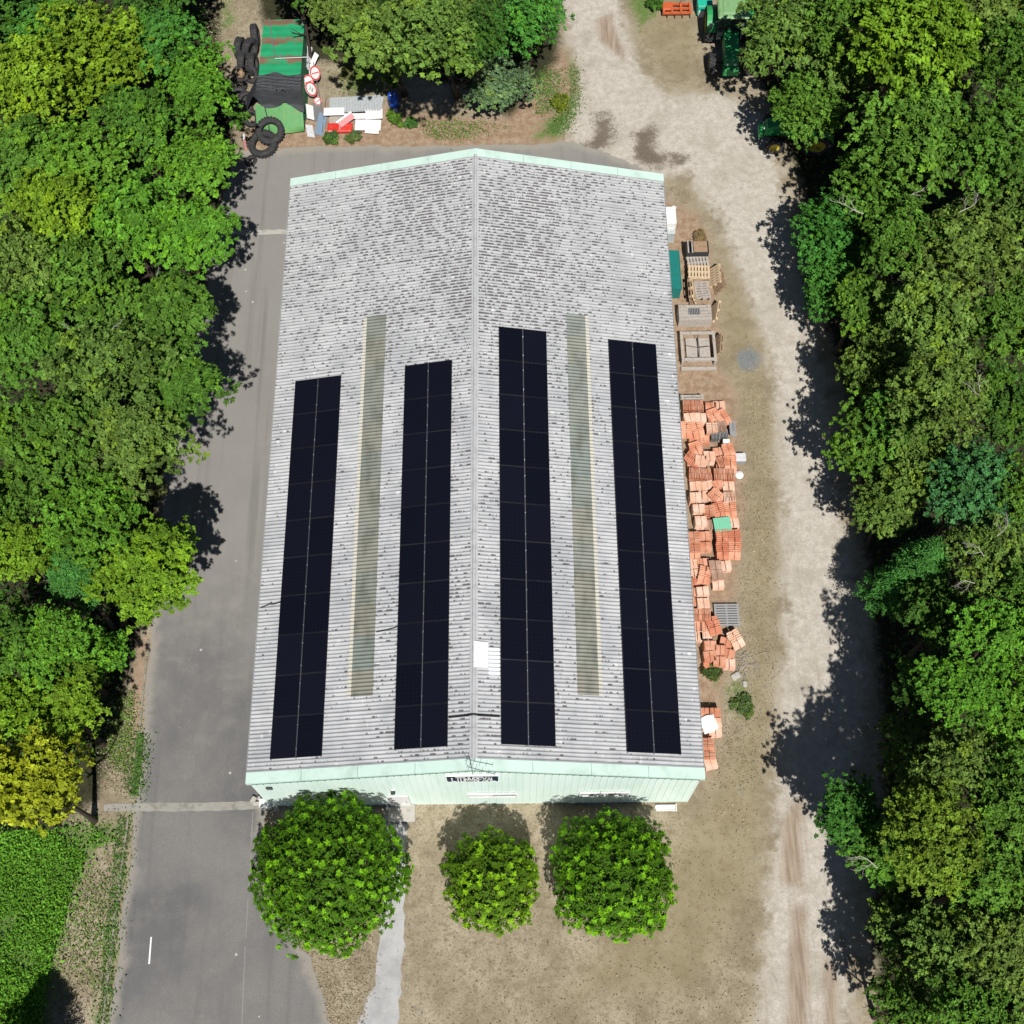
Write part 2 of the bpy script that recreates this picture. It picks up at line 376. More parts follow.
# ------------------------------------------------------------------ leaf cloud
def leaf_mesh(name, P, N, T, L, Wd, tint, young, mat, fold=.18):
    """P centres, N normals, T long axis, L length, Wd width -> one folded diamond leaf each"""
    n = len(P)
    T = T - N * np.sum(T * N, 1, keepdims=True); T /= np.linalg.norm(T, axis=1, keepdims=True) + 1e-9
    B = np.cross(N, T)
    L = L[:, None]; Wd = Wd[:, None]
    a = P - T * L * .5; b = P + B * Wd * .5 + N * fold * Wd - T * L * .05; c = P + T * L * .5; d = P - B * Wd * .5 + N * fold * Wd - T * L * .05
    V = np.stack([a, b, c, d], 1).reshape(-1, 3)
    me = bpy.data.meshes.new(name)
    me.vertices.add(4 * n); me.vertices.foreach_set('co', V.astype(np.float32).ravel())
    idx = np.arange(4 * n).reshape(n, 4)
    tri = np.concatenate([idx[:, [0, 1, 2]], idx[:, [0, 2, 3]]], 1).reshape(-1)
    me.loops.add(6 * n); me.loops.foreach_set('vertex_index', tri.astype(np.int32))
    me.polygons.add(2 * n); me.polygons.foreach_set('loop_start', np.arange(0, 6 * n, 3, dtype=np.int32))
    me.materials.append(mat)
    me.update(calc_edges=True)
    for nm, v in (('tint', tint), ('young', young)):
        at_ = me.attributes.new(nm, 'FLOAT', 'POINT'); at_.data.foreach_set('value', np.repeat(v, 4).astype(np.float32))
    return me
def unit(v): return v / (np.linalg.norm(v, axis=-1, keepdims=True) + 1e-9)

def crown(name, seed, R=2.75, zr=1.0, nb=60, spr=16, per=12, leaf=.175, bough=(.5, .95), low=-.3, lobes=9, lobek=4., young=.12, ragged=.46, fill=.10):
    """boughs set on a ragged envelope, each a dome of separate leaf sprays, with open gaps between"""
    r = np.random.default_rng(seed)
    i = np.arange(nb) + .5; z = 1 - (1 - low) * i / nb; th = i * 2.399963 + r.normal(0, .35, nb); z = np.clip(z + r.normal(0, .08, nb), -1, 1)
    q_ = np.sqrt(np.maximum(0, 1 - z * z)); d = np.stack([q_ * np.cos(th), q_ * np.sin(th), z], 1)
    lob = unit(r.normal(size=(lobes, 3)) * np.array([1, 1, .7])); la = r.uniform(.6, 1.1, lobes)
    f = np.max(la[None] * np.exp(lobek * (d @ lob.T - 1)), 1)
    rad = R * ((1 - ragged) + ragged * f) * r.uniform(.55, 1.1, nb)
    sc = R / 2.75
    br = r.uniform(*bough, nb) * sc ** .5
    cc = d * (rad - br * .45)[:, None] * np.array([1, 1, zr])
    bt = np.clip(r.normal(1, .17, nb), .6, 1.5); by = (r.random(nb) < young) * r.uniform(.3, .8, nb)
    m = nb * spr; kb = np.repeat(np.arange(nb), spr)
    e = unit(r.normal(size=(m, 3)) + np.array([0, 0, .75]) + d[kb] * .55)
    sp = cc[kb] + e * (br[kb] * r.uniform(.5, 1.2, m))[:, None] * np.array([1.1, 1.1, .8])
    ax = unit(e * .55 + np.array([0, -.12, .8]) + r.normal(size=(m, 3)) * .25)
    st = np.clip(r.normal(1, .16, m), .55, 1.6) * bt[kb]; sy = np.clip(by[kb] + (r.random(m) < .08) * .5, 0, 1)
    k = np.repeat(np.arange(m), per); n = len(k)
    A = ax[k]; ref = unit(np.cross(A, np.array([.3, .9, .1]))); ref2 = np.cross(A, ref)
    ph = np.tile(np.arange(per), m) * 2.399963 + r.random(m)[k] * 6.28
    T = unit(ref * np.cos(ph)[:, None] + ref2 * np.sin(ph)[:, None] + A * r.uniform(-.3, .7, n)[:, None])
    L = leaf * r.uniform(.65, 1.25, n); P = sp[k] + T * (L * r.uniform(.35, .75, n))[:, None] + A * r.uniform(-.05, .07, n)[:, None]
    N = unit(A - T * .2 + r.normal(size=(n, 3)) * .42)
    tint = np.clip(st[k] * r.normal(1, .12, n), .4, 1.9); yg = sy[k]
    nf = int(n * fill); kk = r.integers(0, nb, nf)
    P2 = cc[kk] * r.uniform(.3, .9, nf)[:, None] + r.normal(size=(nf, 3)) * br[kk][:, None] * .35
    P = np.concatenate([P, P2]); N = np.concatenate([N, unit(r.normal(size=(nf, 3)) + np.array([0, 0, 1.]))]); T = np.concatenate([T, unit(r.normal(size=(nf, 3)))])
    L = np.concatenate([L, np.full(nf, leaf)]); tint = np.concatenate([tint, np.full(nf, .9)]); yg = np.concatenate([yg, np.zeros(nf)])
    return leaf_mesh(name, P, N, T, L, L * r.uniform(.5, .72, len(L)), tint, yg, M['leaf'])

def rosette_crown(name, seed, R, zr, nros, per=17, leaf=.165, low=-.25, lum=.08):
    """dense ball of long leaves set in whorls, as on the clipped trees in front of the hall"""
    r = np.random.default_rng(seed)
    i = np.arange(nros) + .5; z = 1 - (1 - low) * i / nros; th = i * 2.399963 + r.normal(0, .25, nros)
    z = np.clip(z + r.normal(0, .05, nros), low, 1)
    d = np.stack([np.sqrt(1 - z * z) * np.cos(th), np.sqrt(1 - z * z) * np.sin(th), z], 1)
    q0 = np.sqrt(1 - z * z); lob = unit(r.normal(size=(16, 3))); f = np.max(np.exp(9 * (d @ lob.T - 1)), 1)
    depth = np.where(r.random(nros) < .6, r.uniform(.93, 1.06, nros), r.uniform(.7, .9, nros))
    wob_ = lambda D: 1 + .08 * np.sin(4.1 * D[:, 0] + seed * 3) * np.cos(3.7 * D[:, 1] + seed * 2) + .06 * np.sin(9 * D[:, 0] + 7 * D[:, 1] + seed)
    wob = wob_(d)
    cc = d * (R * (1 - lum + lum * f) * depth * wob)[:, None] * np.array([1, 1, zr])
    k = np.repeat(np.arange(nros), per); n = len(k)
    ax = unit(d * .8 + np.array([0, 0, .55]) + r.normal(size=(nros, 3)) * .2)[k]
    ph = np.tile(np.arange(per), nros) * 2.399963 + r.random(nros)[k] * 6.28
    ref = unit(np.cross(ax, np.array([.3, .9, .1]))); ref2 = np.cross(ax, ref)
    el = r.uniform(.05, .95, n)
    T = unit((ref * np.cos(ph)[:, None] + ref2 * np.sin(ph)[:, None]) + ax * (el * 1.1 - .15)[:, None])
    L = leaf * r.uniform(.7, 1.2, n)
    P = cc[k] + T * L[:, None] * .5 + ax * (el * .10)[:, None]
    N = unit(ax - T * .2 + r.normal(size=(n, 3)) * .12)
    yros = np.where(r.random(nros) < .36, r.uniform(.6, 1.15, nros), r.uniform(0, .2, nros))
    yg = np.clip(yros[k] * (.35 + el), 0, 1)
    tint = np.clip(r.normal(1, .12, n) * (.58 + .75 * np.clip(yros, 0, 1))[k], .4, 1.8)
    # inner filling leaves
    m = n
    e = unit(r.normal(size=(m, 3))); e[:, 2] = np.where(e[:, 2] < low, -e[:, 2], e[:, 2])
    P2 = e * (R * r.uniform(.6, .93, m) * wob_(e))[:, None] * np.array([1, 1, zr]); N2 = unit(e * .5 + np.array([0, 0, .6]) + r.normal(size=(m, 3)) * .4)
    T2 = unit(r.normal(size=(m, 3)))
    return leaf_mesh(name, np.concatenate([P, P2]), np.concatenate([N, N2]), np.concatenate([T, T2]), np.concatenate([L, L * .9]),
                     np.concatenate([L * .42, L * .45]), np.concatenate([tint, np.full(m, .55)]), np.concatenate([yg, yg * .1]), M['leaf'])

def needle_crown(name, seed, R=2.0, h=3.2):
    r = np.random.default_rng(seed); Ps = []; Ts = []; Ns = []; ti = []
    nb = 95
    for b in range(nb):
        t = (b + .5) / nb; z = h * (t - .5); rr = R * (1 - t) ** .75 + .15; a = b * 2.399 + r.normal(0, .2)
        dirn = np.array([math.cos(a), math.sin(a), .35]); m = 150
        s = r.uniform(.15, 1, m) ** .7
        p = dirn[None] * (s * rr)[:, None] + np.array([0, 0, z]) + r.normal(size=(m, 3)) * np.array([.13, .13, .07])
        Ps.append(p); Ts.append(unit(dirn[None] + r.normal(size=(m, 3)) * .7)); Ns.append(unit(np.array([0, 0, 1.]) + r.normal(size=(m, 3)) * .5)); ti.append(np.full(m, r.normal(1, .15)))
    P = np.concatenate(Ps); n = len(P); L = r.uniform(.14, .28, n)
    return leaf_mesh(name, P, np.concatenate(Ns), np.concatenate(Ts), L, L * .22, np.clip(np.concatenate(ti) * r.normal(1, .15, n), .5, 1.6), (r.random(n) < .1) * .4, M['leaf'])

def trunk_mesh(name, seed, hgt, r0, spread, nl=6, top=.9):
    """tapered bole with limbs; origin at the ground"""
    rr = random.Random(seed); b = MB()
    k = 6; pts = []; 
    for i in range(k + 1):
        t = i / k; pts.append((math.sin(t * 2.3 + seed) * .10 * hgt * .25, math.cos(t * 1.9 + seed) * .08 * hgt * .25, t * hgt * top))
    b.tube(pts, [r0 * (1.35 if i == 0 else 1 - .75 * i / k) for i in range(k + 1)], 9)
    for j in range(nl):
        t0 = .42 + .42 * j / nl; i0 = min(int(t0 * k), k - 1); p0 = Vector(pts[i0]).lerp(Vector(pts[i0 + 1]), t0 * k - i0)
        a = j * 2.399 + rr.uniform(-.4, .4); ln = spread * rr.uniform(.6, .9)
        q = [p0]; 
        for s in (.33, .66, 1): q.append(p0 + Vector((math.cos(a + s * .3) * ln * s, math.sin(a + s * .3) * ln * s, ln * (.35 * s + .3 * s * s))))
        r1 = r0 * (.5 - .2 * t0); b.tube(q, [r1, r1 * .7, r1 * .45, r1 * .15], 6)
        for u in range(2):
            p1 = q[1 + u]; a2 = a + (1 if u else -1) * rr.uniform(.6, 1.1); l2 = ln * .5
            b.tube([p1, p1 + Vector((math.cos(a2) * l2 * .5, math.sin(a2) * l2 * .5, l2 * .35)), p1 + Vector((math.cos(a2) * l2, math.sin(a2) * l2, l2 * .6))], [r1 * .5, r1 * .3, r1 * .08], 5)
    return b.mesh(name, M['bark'])
def dead_mesh(name, seed, L=2.2):
    rr = random.Random(seed); b = MB()
    def go(p, d, l, r, dep):
        pts = [p]; q = Vector(p)
        for i in range(3):
            d = (d + Vector((rr.uniform(-.25, .25), rr.uniform(-.25, .25), rr.uniform(-.15, .2)))).normalized(); q = q + d * l / 3; pts.append(q.copy())
        b.tube(pts, [r, r * .8, r * .6, r * .35], 4)
        if dep:
            for i in range(3 if dep > 1 else 2):
                nd = (d + Vector((rr.uniform(-1, 1), rr.uniform(-1, 1), rr.uniform(-.3, .5)))).normalized()
                go(pts[1 + i % 3], nd, l * rr.uniform(.5, .75), r * .55, dep - 1)
    go(Vector((0, 0, 0)), Vector((1, .1, .25)).normalized(), L * .5, .035, 3)
    return b.mesh(name, M['deadwood'])

# ------------------------------------------------------------------ ground
def sd_poly(P, poly):
    """signed distance (negative inside) of points (n,2) to polygon"""
    P = P[:, None, :]; A = np.array(poly)[None]; B = np.roll(np.array(poly), -1, 0)[None]
    e = B - A; w = P - A
    t = np.clip(np.sum(w * e, 2) / (np.sum(e * e, 2) + 1e-12), 0, 1)
    dist = np.min(np.linalg.norm(w - e * t[..., None], axis=2), 1)
    y0 = A[..., 1] <= P[..., 1]; y1 = B[..., 1] <= P[..., 1]
    cr = e[..., 0] * w[..., 1] - e[..., 1] * w[..., 0]
    wn = np.sum((y0 & ~y1 & (cr > 0)).astype(int) - (~y0 & y1 & (cr < 0)).astype(int), 1)
    return np.where(wn != 0, -dist, dist)
def gp(pts, z=0.0): return [tuple(at(x, y, z))[:2] for x, y in pts]

TRACK = gp([(556, -60), (566, 30), (580, 70), (576, 105), (566, 138), (590, 168), (690, 178), (722, 232), (748, 292), (768, 345), (777, 420), (782, 520), (783, 640), (776, 760), (770, 860), (763, 960), (756, 1090), (852, 1090), (848, 960), (850, 880), (850, 790), (868, 690), (864, 620), (848, 540), (836, 470), (824, 380), (808, 310), (790, 240), (780, 170), (768, 118), (720, 92), (672, 98), (648, 80), (628, 40), (612, -60)])
ASPH_W = [(90, 1090), (112, 1010), (119, 930), (128, 870), (135, 806), (143, 720), (151, 640), (158, 560), (165, 480), (182, 400), (203, 300), (222, 200), (236, 152), (300, 147), (420, 146), (520, 145), (572, 141), (604, 152), (640, 166), (655, 182), (655, 240), (640, 300), (300, 500), (284, 803), (268, 806), (262, 832), (272, 890), (290, 930), (309, 958), (322, 990), (331, 1030), (345, 1090)]
POLY = {
    'gravel': ([TRACK], .8),
    'rutzone': ([gp([(765, 1090), (775, 800), (785, 520), (782, 420), (835, 420), (858, 620), (845, 800), (850, 1090)])], 1.6),
    'rut': ([gp([(783, 1090), (790, 980), (792, 905), (805, 905), (808, 980), (806, 1090)]), gp([(822, 1090), (826, 960), (836, 960), (840, 1090)]), gp([(783, 880), (782, 820), (800, 800), (803, 890)]), gp([(600, 40), (596, 20), (610, 15), (625, 60)])], .5),
    'soil': ([gp([(655, 195), (700, 215), (708, 240), (716, 300), (722, 370), (738, 400), (745, 500), (735, 600), (722, 700), (712, 770), (690, 790), (670, 560), (660, 300)]),
              gp([(240, 134), (300, 100), (400, 108), (480, 118), (540, 122), (576, 132), (566, 147), (440, 149), (250, 151)]),
              gp([(520, 60), (560, 45), (582, 70), (580, 110), (540, 130), (500, 130)]), gp([(135, 640), (150, 640), (142, 720), (128, 760)])], .7),
    'green': ([gp([(568, 55), (580, 70), (580, 110), (565, 138), (530, 140), (545, 120), (568, 108)]), gp([(-40, 830), (70, 826), (128, 812), (129, 835), (100, 850), (78, 885), (58, 950), (48, 1060), (-60, 1060)]), gp([(208, -20), (230, -20), (236, 20), (222, 36)]), gp([(118, 810), (131, 815), (121, 925), (108, 1020), (98, 1020), (108, 920)]),
               gp([(722, 690), (742, 680), (752, 705), (740, 718)]), gp([(620, 0), (645, -20), (660, 10), (640, 30)]), gp([(345, 60), (380, 60), (385, 90), (350, 95)])], .8),
    'olive': ([gp([(722, 225), (745, 300), (764, 350), (774, 430), (778, 520), (778, 640), (772, 760), (764, 880), (700, 1000), (560, 1000), (700, 800), (740, 720), (742, 600), (738, 420), (712, 300)]), gp([(620, -10), (650, 60), (690, 90), (705, 40), (690, -20)])], 1.0),
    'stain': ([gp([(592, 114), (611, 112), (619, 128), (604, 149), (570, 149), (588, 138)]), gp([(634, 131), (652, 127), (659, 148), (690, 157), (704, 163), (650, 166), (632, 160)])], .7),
    'cement': ([gp([(736, 350), (750, 345), (761, 356), (757, 370), (742, 371), (735, 362)])], .35),
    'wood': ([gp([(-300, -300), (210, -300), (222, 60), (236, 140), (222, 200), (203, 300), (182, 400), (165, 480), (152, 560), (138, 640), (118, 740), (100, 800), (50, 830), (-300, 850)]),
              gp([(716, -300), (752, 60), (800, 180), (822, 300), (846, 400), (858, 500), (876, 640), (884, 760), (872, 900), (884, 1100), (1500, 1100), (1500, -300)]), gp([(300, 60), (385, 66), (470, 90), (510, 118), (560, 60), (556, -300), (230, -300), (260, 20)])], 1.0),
}
xs = np.concatenate([[-900, -400, -160, -80], np.arange(-46, 46.01, .28), [80, 160, 400, 900]])
ys = np.concatenate([[-900, -400, -150, -60, -25], np.arange(-8, 72.01, .28), [100, 200, 450, 900]])
GX, GY = np.meshgrid(xs, ys); PTS = np.stack([GX.ravel(), GY.ravel()], 1)
W = {}
for k, (polys, bl) in POLY.items():
    v = np.zeros(len(PTS))
    for po in polys:
        po = np.array(po); lo = po.min(0) - 4; hi = po.max(0) + 4
        m = np.all((PTS > lo) & (PTS < hi), 1); s_ = sd_poly(PTS[m], po); v[m] = np.maximum(v[m], np.clip(.5 - s_ / (2 * bl), 0, 1))
    W[k] = v
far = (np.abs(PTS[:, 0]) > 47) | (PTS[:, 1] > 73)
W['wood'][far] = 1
nx, ny = len(xs), len(ys)
ii = (np.arange(ny - 1)[:, None] * nx + np.arange(nx - 1)[None]).ravel()
FACES = np.stack([ii, ii + 1, ii + nx + 1, ii + nx], 1)
def grid_mesh(name, faces, z):
    used, inv = np.unique(faces, return_inverse=True); f = inv.reshape(faces.shape)
    me = bpy.data.meshes.new(name)
    rz = np.zeros(len(used))
    me.from_pydata(np.column_stack([PTS[used], np.full(len(used), z)]).tolist(), [], f.tolist())
    for k in W:
        a = me.attributes.new(k, 'FLOAT', 'POINT'); a.data.foreach_set('value', W[k][used].astype(np.float32))
    me.materials.append(M['ground']); return me
tag(link('ground', grid_mesh('ground', FACES, 0.0)), kind='structure')
fm = W['gravel'][FACES].mean(1) > .5
tag(link('gravel_track', grid_mesh('gravel_track', FACES[fm], .004)), kind='structure')

def jag(poly, step=.25, amp=.06, seed=1, keep=None):
    r = random.Random(seed); out = []
    n = len(poly)
    for i in range(n):
        a = Vector(poly[i]); b = Vector(poly[(i + 1) % n]); m = max(1, int((b - a).length / step))
        nrm = Vector((-(b - a).y, (b - a).x)).normalized()
        for k in range(m):
            p = a.lerp(b, k / m) + nrm * (r.gauss(0, amp) + amp * .7 * math.sin(k * .5 + i)); out.append((p.x, p.y))
    return out
def sheet(name, poly, z, mat, kind='structure', attr_edge=False):
    import bmesh
    bm = bmesh.new(); vs = [bm.verts.new((x, y, z)) for x, y in poly]; f = bm.faces.new(vs)
    if f.normal.z < 0: f.normal_flip()
    bmesh.ops.triangulate(bm, faces=[f])
    me = bpy.data.meshes.new(name); bm.to_mesh(me); bm.free(); me.materials.append(mat)
    return tag(link(name, me), kind=kind)
# asphalt as a fine grid cut to the outline so the edge wear can follow the edge
AP = np.array(jag(gp(ASPH_W), .3, .05, 3))
def grid_cut(name, poly, z, mat, cell=.22):
    lo = poly.min(0); hi = poly.max(0)
    gx = np.arange(lo[0] - cell, hi[0] + 2 * cell, cell); gy = np.arange(lo[1] - cell, hi[1] + 2 * cell, cell)
    A, B = np.meshgrid(gx, gy); P = np.stack([A.ravel(), B.ravel()], 1)
    s_ = np.concatenate([sd_poly(c_, poly) for c_ in np.array_split(P, 40)])
    # pull the vertices just outside the outline onto it
    n = len(gx); m = len(gy); i0 = (np.arange(m - 1)[:, None] * n + np.arange(n - 1)[None]).ravel()
    Fc = np.stack([i0, i0 + 1, i0 + n + 1, i0 + n], 1)
    keep = (s_[Fc] < 0).sum(1) >= 2; Fc = Fc[keep]
    out = s_ > 0; near = np.unique(Fc[out[Fc]])
    A_ = poly; B_ = np.roll(poly, -1, 0)
    for i in near:
        p = P[i]; e = B_ - A_; t = np.clip(np.sum((p - A_) * e, 1) / (np.sum(e * e, 1) + 1e-12), 0, 1); q = A_ + e * t[:, None]; j = np.argmin(np.sum((q - p) ** 2, 1)); P[i] = q[j]
    used, inv = np.unique(Fc, return_inverse=True)
    me = bpy.data.meshes.new(name); me.from_pydata(np.column_stack([P[used], np.full(len(used), z)]).tolist(), [], inv.reshape(Fc.shape).tolist())
    a = me.attributes.new('edge', 'FLOAT', 'POINT'); a.data.foreach_set('value', np.clip(1 + s_[used] / .9, 0, 1).astype(np.float32))
    me.materials.append(mat); return tag(link(name, me), kind='structure')
grid_cut('asphalt_drive', AP, .010, M['asphalt'])
M['band'] = basic('dusty_concrete_band', (.30, .285, .25), .9, .2, var=.3, scale=1.2, dirt=(.17, .16, .13), dirt_amt=.7)
sheet('concrete_band', jag(gp([(104, 804), (135, 803), (205, 802.5), (262, 801), (264, 809), (205, 811), (135, 811.5), (104, 811)]), .3, .012, 5), .018, M['band'])
bx = sheet('concrete_band', jag(gp([(226, 230), (290, 229.5), (290, 234.5), (226, 235)]), .3, .03, 6), .018, M['concrete'])
sheet('footpath', jag(gp([(386, 803), (408, 803), (406, 860), (404, 930), (400, 1000), (396, 1090), (348, 1090), (358, 1022), (375, 985), (380, 930), (384, 860)]), .3, .04, 8), .008, M['path'])
b = MB(); k0 = [at(*q) for q in [(151, 640), (146, 690), (141, 745), (134, 800)]]; k1 = [at(*q) for q in [(131, 818), (124, 870), (117, 925), (110, 985), (104, 1040), (98, 1090)]]
for ch in (k0, k1):
    for a_, c_ in zip(ch, ch[1:]):
        d = c_ - a_; nseg = max(1, round(d.length / 1.0))
        for k in range(nseg):
            p = a_.lerp(c_, (k + .5) / nseg); b.bbox((p.x - .12, p.y, .02), (d.length / nseg - .02, .10, .10), .02, rz=math.atan2(d.y, d.x))
tag(b.build('kerb', basic('mossy_kerb', (.27, .25, .20), .9, .2, var=.4, scale=1.5, dirt=(.13, .13, .07), dirt_amt=.7)), kind='structure')
sheet('painted_line', gp([(150.5, 937), (152, 937), (150, 964), (148.3, 964)]), .015, M['white'])
M['joint'] = basic('worn_joint_filler', (.25, .24, .225), .9, .2, var=.4, scale=2)
for qa in ([(252.4, 812), (253.2, 812), (251.8, 846), (250.9, 846)], [(250.7, 853), (251.4, 853), (249.2, 890), (248.2, 890)], [(247.8, 898), (248.5, 898), (246.2, 938), (245.4, 938)], [(244.9, 946), (245.7, 946), (242.4, 1024), (241.4, 1024)]): sheet('asphalt_joint', gp(qa), .014, M['joint'])

# ------------------------------------------------------------------ the hall
hall = thing('hall', (XM, 28, 0), 'long hall with mint cladding and pale corrugated roof under black solar panels', 'building')
HX, HY = XM, 28.0
def hp(name, mb, mats, parent=None):   # geometry given in world coordinates, parented to the hall
    me = mb.mesh(name, mats); me.transform(Matrix.Translation((-HX, -HY, 0)))
    return link(name, me, parent or hall)
WX0, WX1, WY0, WY1 = -11.5, 7.72, 12.02, 43.85
def wall_ribbed(axis, fixed, a0, a1, ztop, out):
    """trapezoidal ribs every 30 cm; ztop(a) gives the height"""
    b = MB(); prof = []; n = round((a1 - a0) / .30); w_ = (a1 - a0) / n
    for i in range(n):
        s0 = a0 + i * w_; prof += [(s0, 0), (s0 + w_ * .72, 0), (s0 + w_ * .80, .018), (s0 + w_ * .92, .018)]
    prof.append((a1, 0)); vs = []; fs = []
    mid = [p for p in prof]
    for a, o in mid:
        for z in (0.0, ztop(a)):
            c_ = fixed + out * o
            vs.append((a, c_, z) if axis == 'x' else (c_, a, z))
    for i in range(len(mid) - 1): fs.append((2 * i, 2 * i + 2, 2 * i + 3, 2 * i + 1))
    return b.add(vs, fs)
zt = lambda x: ZR - SL * abs(x - XM) - .06
hp('wall', wall_ribbed('x', WY0, WX0, WX1, zt, -1), M['wall'])['label'] = 'mint ribbed front gable wall with the sign'
hp('wall', wall_ribbed('x', WY1, WX0, WX1, zt, 1), M['wall'])
hp('wall', wall_ribbed('y', WX0, WY0, WY1, lambda y: zt(WX0), -1), M['wall'])
hp('wall', wall_ribbed('y', WX1, WY0, WY1, lambda y: zt(WX1), 1), M['wall'])
def zroof(x): return ZR - SL * abs(x - XM)
def corrug(x0, x1, y0, y1, off=0.0, amp=.028, sheets=1, step=8):
    """corrugated surface; sheets lap a few mm over one another down the slope"""
    n = int(round((y1 - y0) / PITCH * step)); yy = np.linspace(y0, y1, n + 1)
    wv = amp * np.cos(2 * np.pi * (yy / PITCH))   # crest at row boundary, valley mid-row
    V = []; Fq = []
    xe = np.linspace(x0, x1, sheets + 1)
    for k in range(sheets):
        a, c_ = xe[k], xe[k + 1]
        hi = a if abs(a - XM) < abs(c_ - XM) else c_   # upper end
        base = len(V)
        for xx in (a, c_):
            lift = .0 if xx == hi else .012
            for y, w_ in zip(yy, wv): V.append((xx, y, zroof(xx) + off + w_ + lift))
        m = n + 1
        for i in range(n): Fq.append((base + i, base + m + i, base + m + i + 1, base + i + 1))
    b = MB(); b.add(V, Fq, True); return b
rp = []
for sgn in (-1, 1):
    x0, x1 = (XL, XM - .02) if sgn < 0 else (XM + .02, XR)
    r_ = hp('roof', corrug(x0, x1, YF + .42, YB - .42, sheets=7), M['roof']); rp.append(r_)
def strip(name, xa, xb, ya, yb, off, mat, parent, sheets=1):
    return hp(name, corrug(xa, xb, ya, yb, off, sheets=sheets), mat, parent)
for (xa, xb, sx0, sx1, y0, y1, par) in ((-7.24, -6.27, -7.40, -7.245, 15.55, 34.8, rp[0]), (2.54, 3.47, 3.475, 3.63, 15.5, 34.75, rp[1])):
    sk = strip('rooflight', xa, xb, y0, y1, .022, M['rooflight'], par)
    strip('sealing_strip', sx0, sx1, y0, y1, .019, M['seal'], par)
# ridge cap: two wings and a roll
b = MB()
for k in range(22):
    ya = YF + .35 + k * (YB - YF - .7) / 22; yb = ya + (YB - YF - .7) / 22 - .012 
    lift = .004 * (k % 2)
    b.extr_y([(XM - .17, zroof(XM - .17) + .034 + lift), (XM - .08, ZR + .035 + lift), (XM - .05, ZR + .085 + lift), (XM, ZR + .105 + lift), (XM + .05, ZR + .085 + lift), (XM + .08, ZR + .035 + lift), (XM + .17, zroof(XM + .17) + .034 + lift), (XM + .16, zroof(XM + .17) + .02), (XM, ZR + .02), (XM - .16, zroof(XM - .17) + .02)], ya, yb)
hp('ridge_cap', b, M['ridge'])
# verge flashings front and back (mint), in lengths
for (y0, y1, yo) in ((YF, YF + .46, -1), (YB - .46, YB, 1)):
    b = MB()
    for sgn in (-1, 1):
        nseg = 4
        for k in range(nseg):
            t0, t1 = k / nseg, (k + 1) / nseg; e0 = XM + sgn * t0 * (XR - XM + .03); e1 = XM + sgn * (t1 * (XR - XM + .03) - .012)
            yo_ = y0 if yo < 0 else y1
            for (ya, yb, zo, th) in ((y0, y1, .055, .02), ((yo_ - .022, yo_, .055, .30) if yo < 0 else (yo_, yo_ + .022, .055, .30))):
                z0a, z1a = zroof(e0) + zo, zroof(e1) + zo
                vs = [(e0, ya, z0a - th), (e1, ya, z1a - th), (e1, yb, z1a - th), (e0, yb, z0a - th), (e0, ya, z0a), (e1, ya, z1a), (e1, yb, z1a), (e0, yb, z0a)]
                b.add(vs, [(0, 3, 2, 1), (4, 5, 6, 7), (0, 1, 5, 4), (1, 2, 6, 5), (2, 3, 7, 6), (3, 0, 4, 7)])
    hp('verge_flashing', b, M['mint'])
for x, sgn in ((XL + .03, -1), (XR - .03, 1)):
    b = MB(); z = ZE - .10
    b.extr_y([(x - .07, z + .06), (x - .06, z - .05), (x + .06, z - .05), (x + .07, z + .06), (x + .055, z + .06), (x + .05, z - .04), (x - .05, z - .04), (x - .055, z + .06)], YF + .05, YB - .05)
    hp('gutter', b, M['greypale'])
# front wall: sliding window, door with step, vent, lamp
b = MB(); b.cur = 0
for dx, dz, wx, wz in ((0, .31, 2.2, .05), (0, -.31, 2.2, .05), (-1.075, 0, .05, .57), (1.075, 0, .05, .57), (.02, 0, .05, .57)): b.box((-1.22 + dx, WY0 - .055, 2.1 + dz), (wx, .06, wz))
win = hp('window', b, M['white'])
b = MB(); b.box((-1.76, WY0 - .05, 2.1), (1.02, .03, .57)); hp('shutter', b, M['white'], win)
b = MB(); b.box((-.655, WY0 - .045, 2.1), (1.04, .02, .57)); hp('pane', b, M['greypale'], win)
b = MB()
for dx, dz, wx, wz in ((0, .31, 2.2, .05), (0, -.31, 2.2, .05), (-1.075, 0, .05, .57), (1.075, 0, .05, .57), (.0, 0, .05, .57)): b.box((3.75 + dx, WY0 - .055, 2.1 + dz), (wx, .06, wz))
w2 = hp('window', b, M['white']); b = MB(); b.box((3.75, WY0 - .045, 2.1), (2.08, .02, .55)); hp('pane', b, M['greypale'], w2)
b = MB(); b.bbox((-5.45, WY0 - .06, 1.15), (.95, .06, 2.05), .01); dr = hp('door', b, M['white'])
b = MB(); b.tube([(-5.1, WY0 - .12, 1.05), (-5.1, WY0 - .12, 1.2)], .02); hp('handle', b, M['steel'], dr)
b = MB(); b.bbox((-5.42, WY0 - .42, .09), (1.25, .8, .17), .02); hp('doorstep', b, M['concrete'])
b = MB(); b.bbox((-10.8, WY0 - .05, 4.0), (.28, .06, .32), .02)
for k in range(4): b.box((-10.8, WY0 - .085, 3.88 + k * .08), (.24, .015, .03), rx=.5)
hp('vent', b, M['dark'])
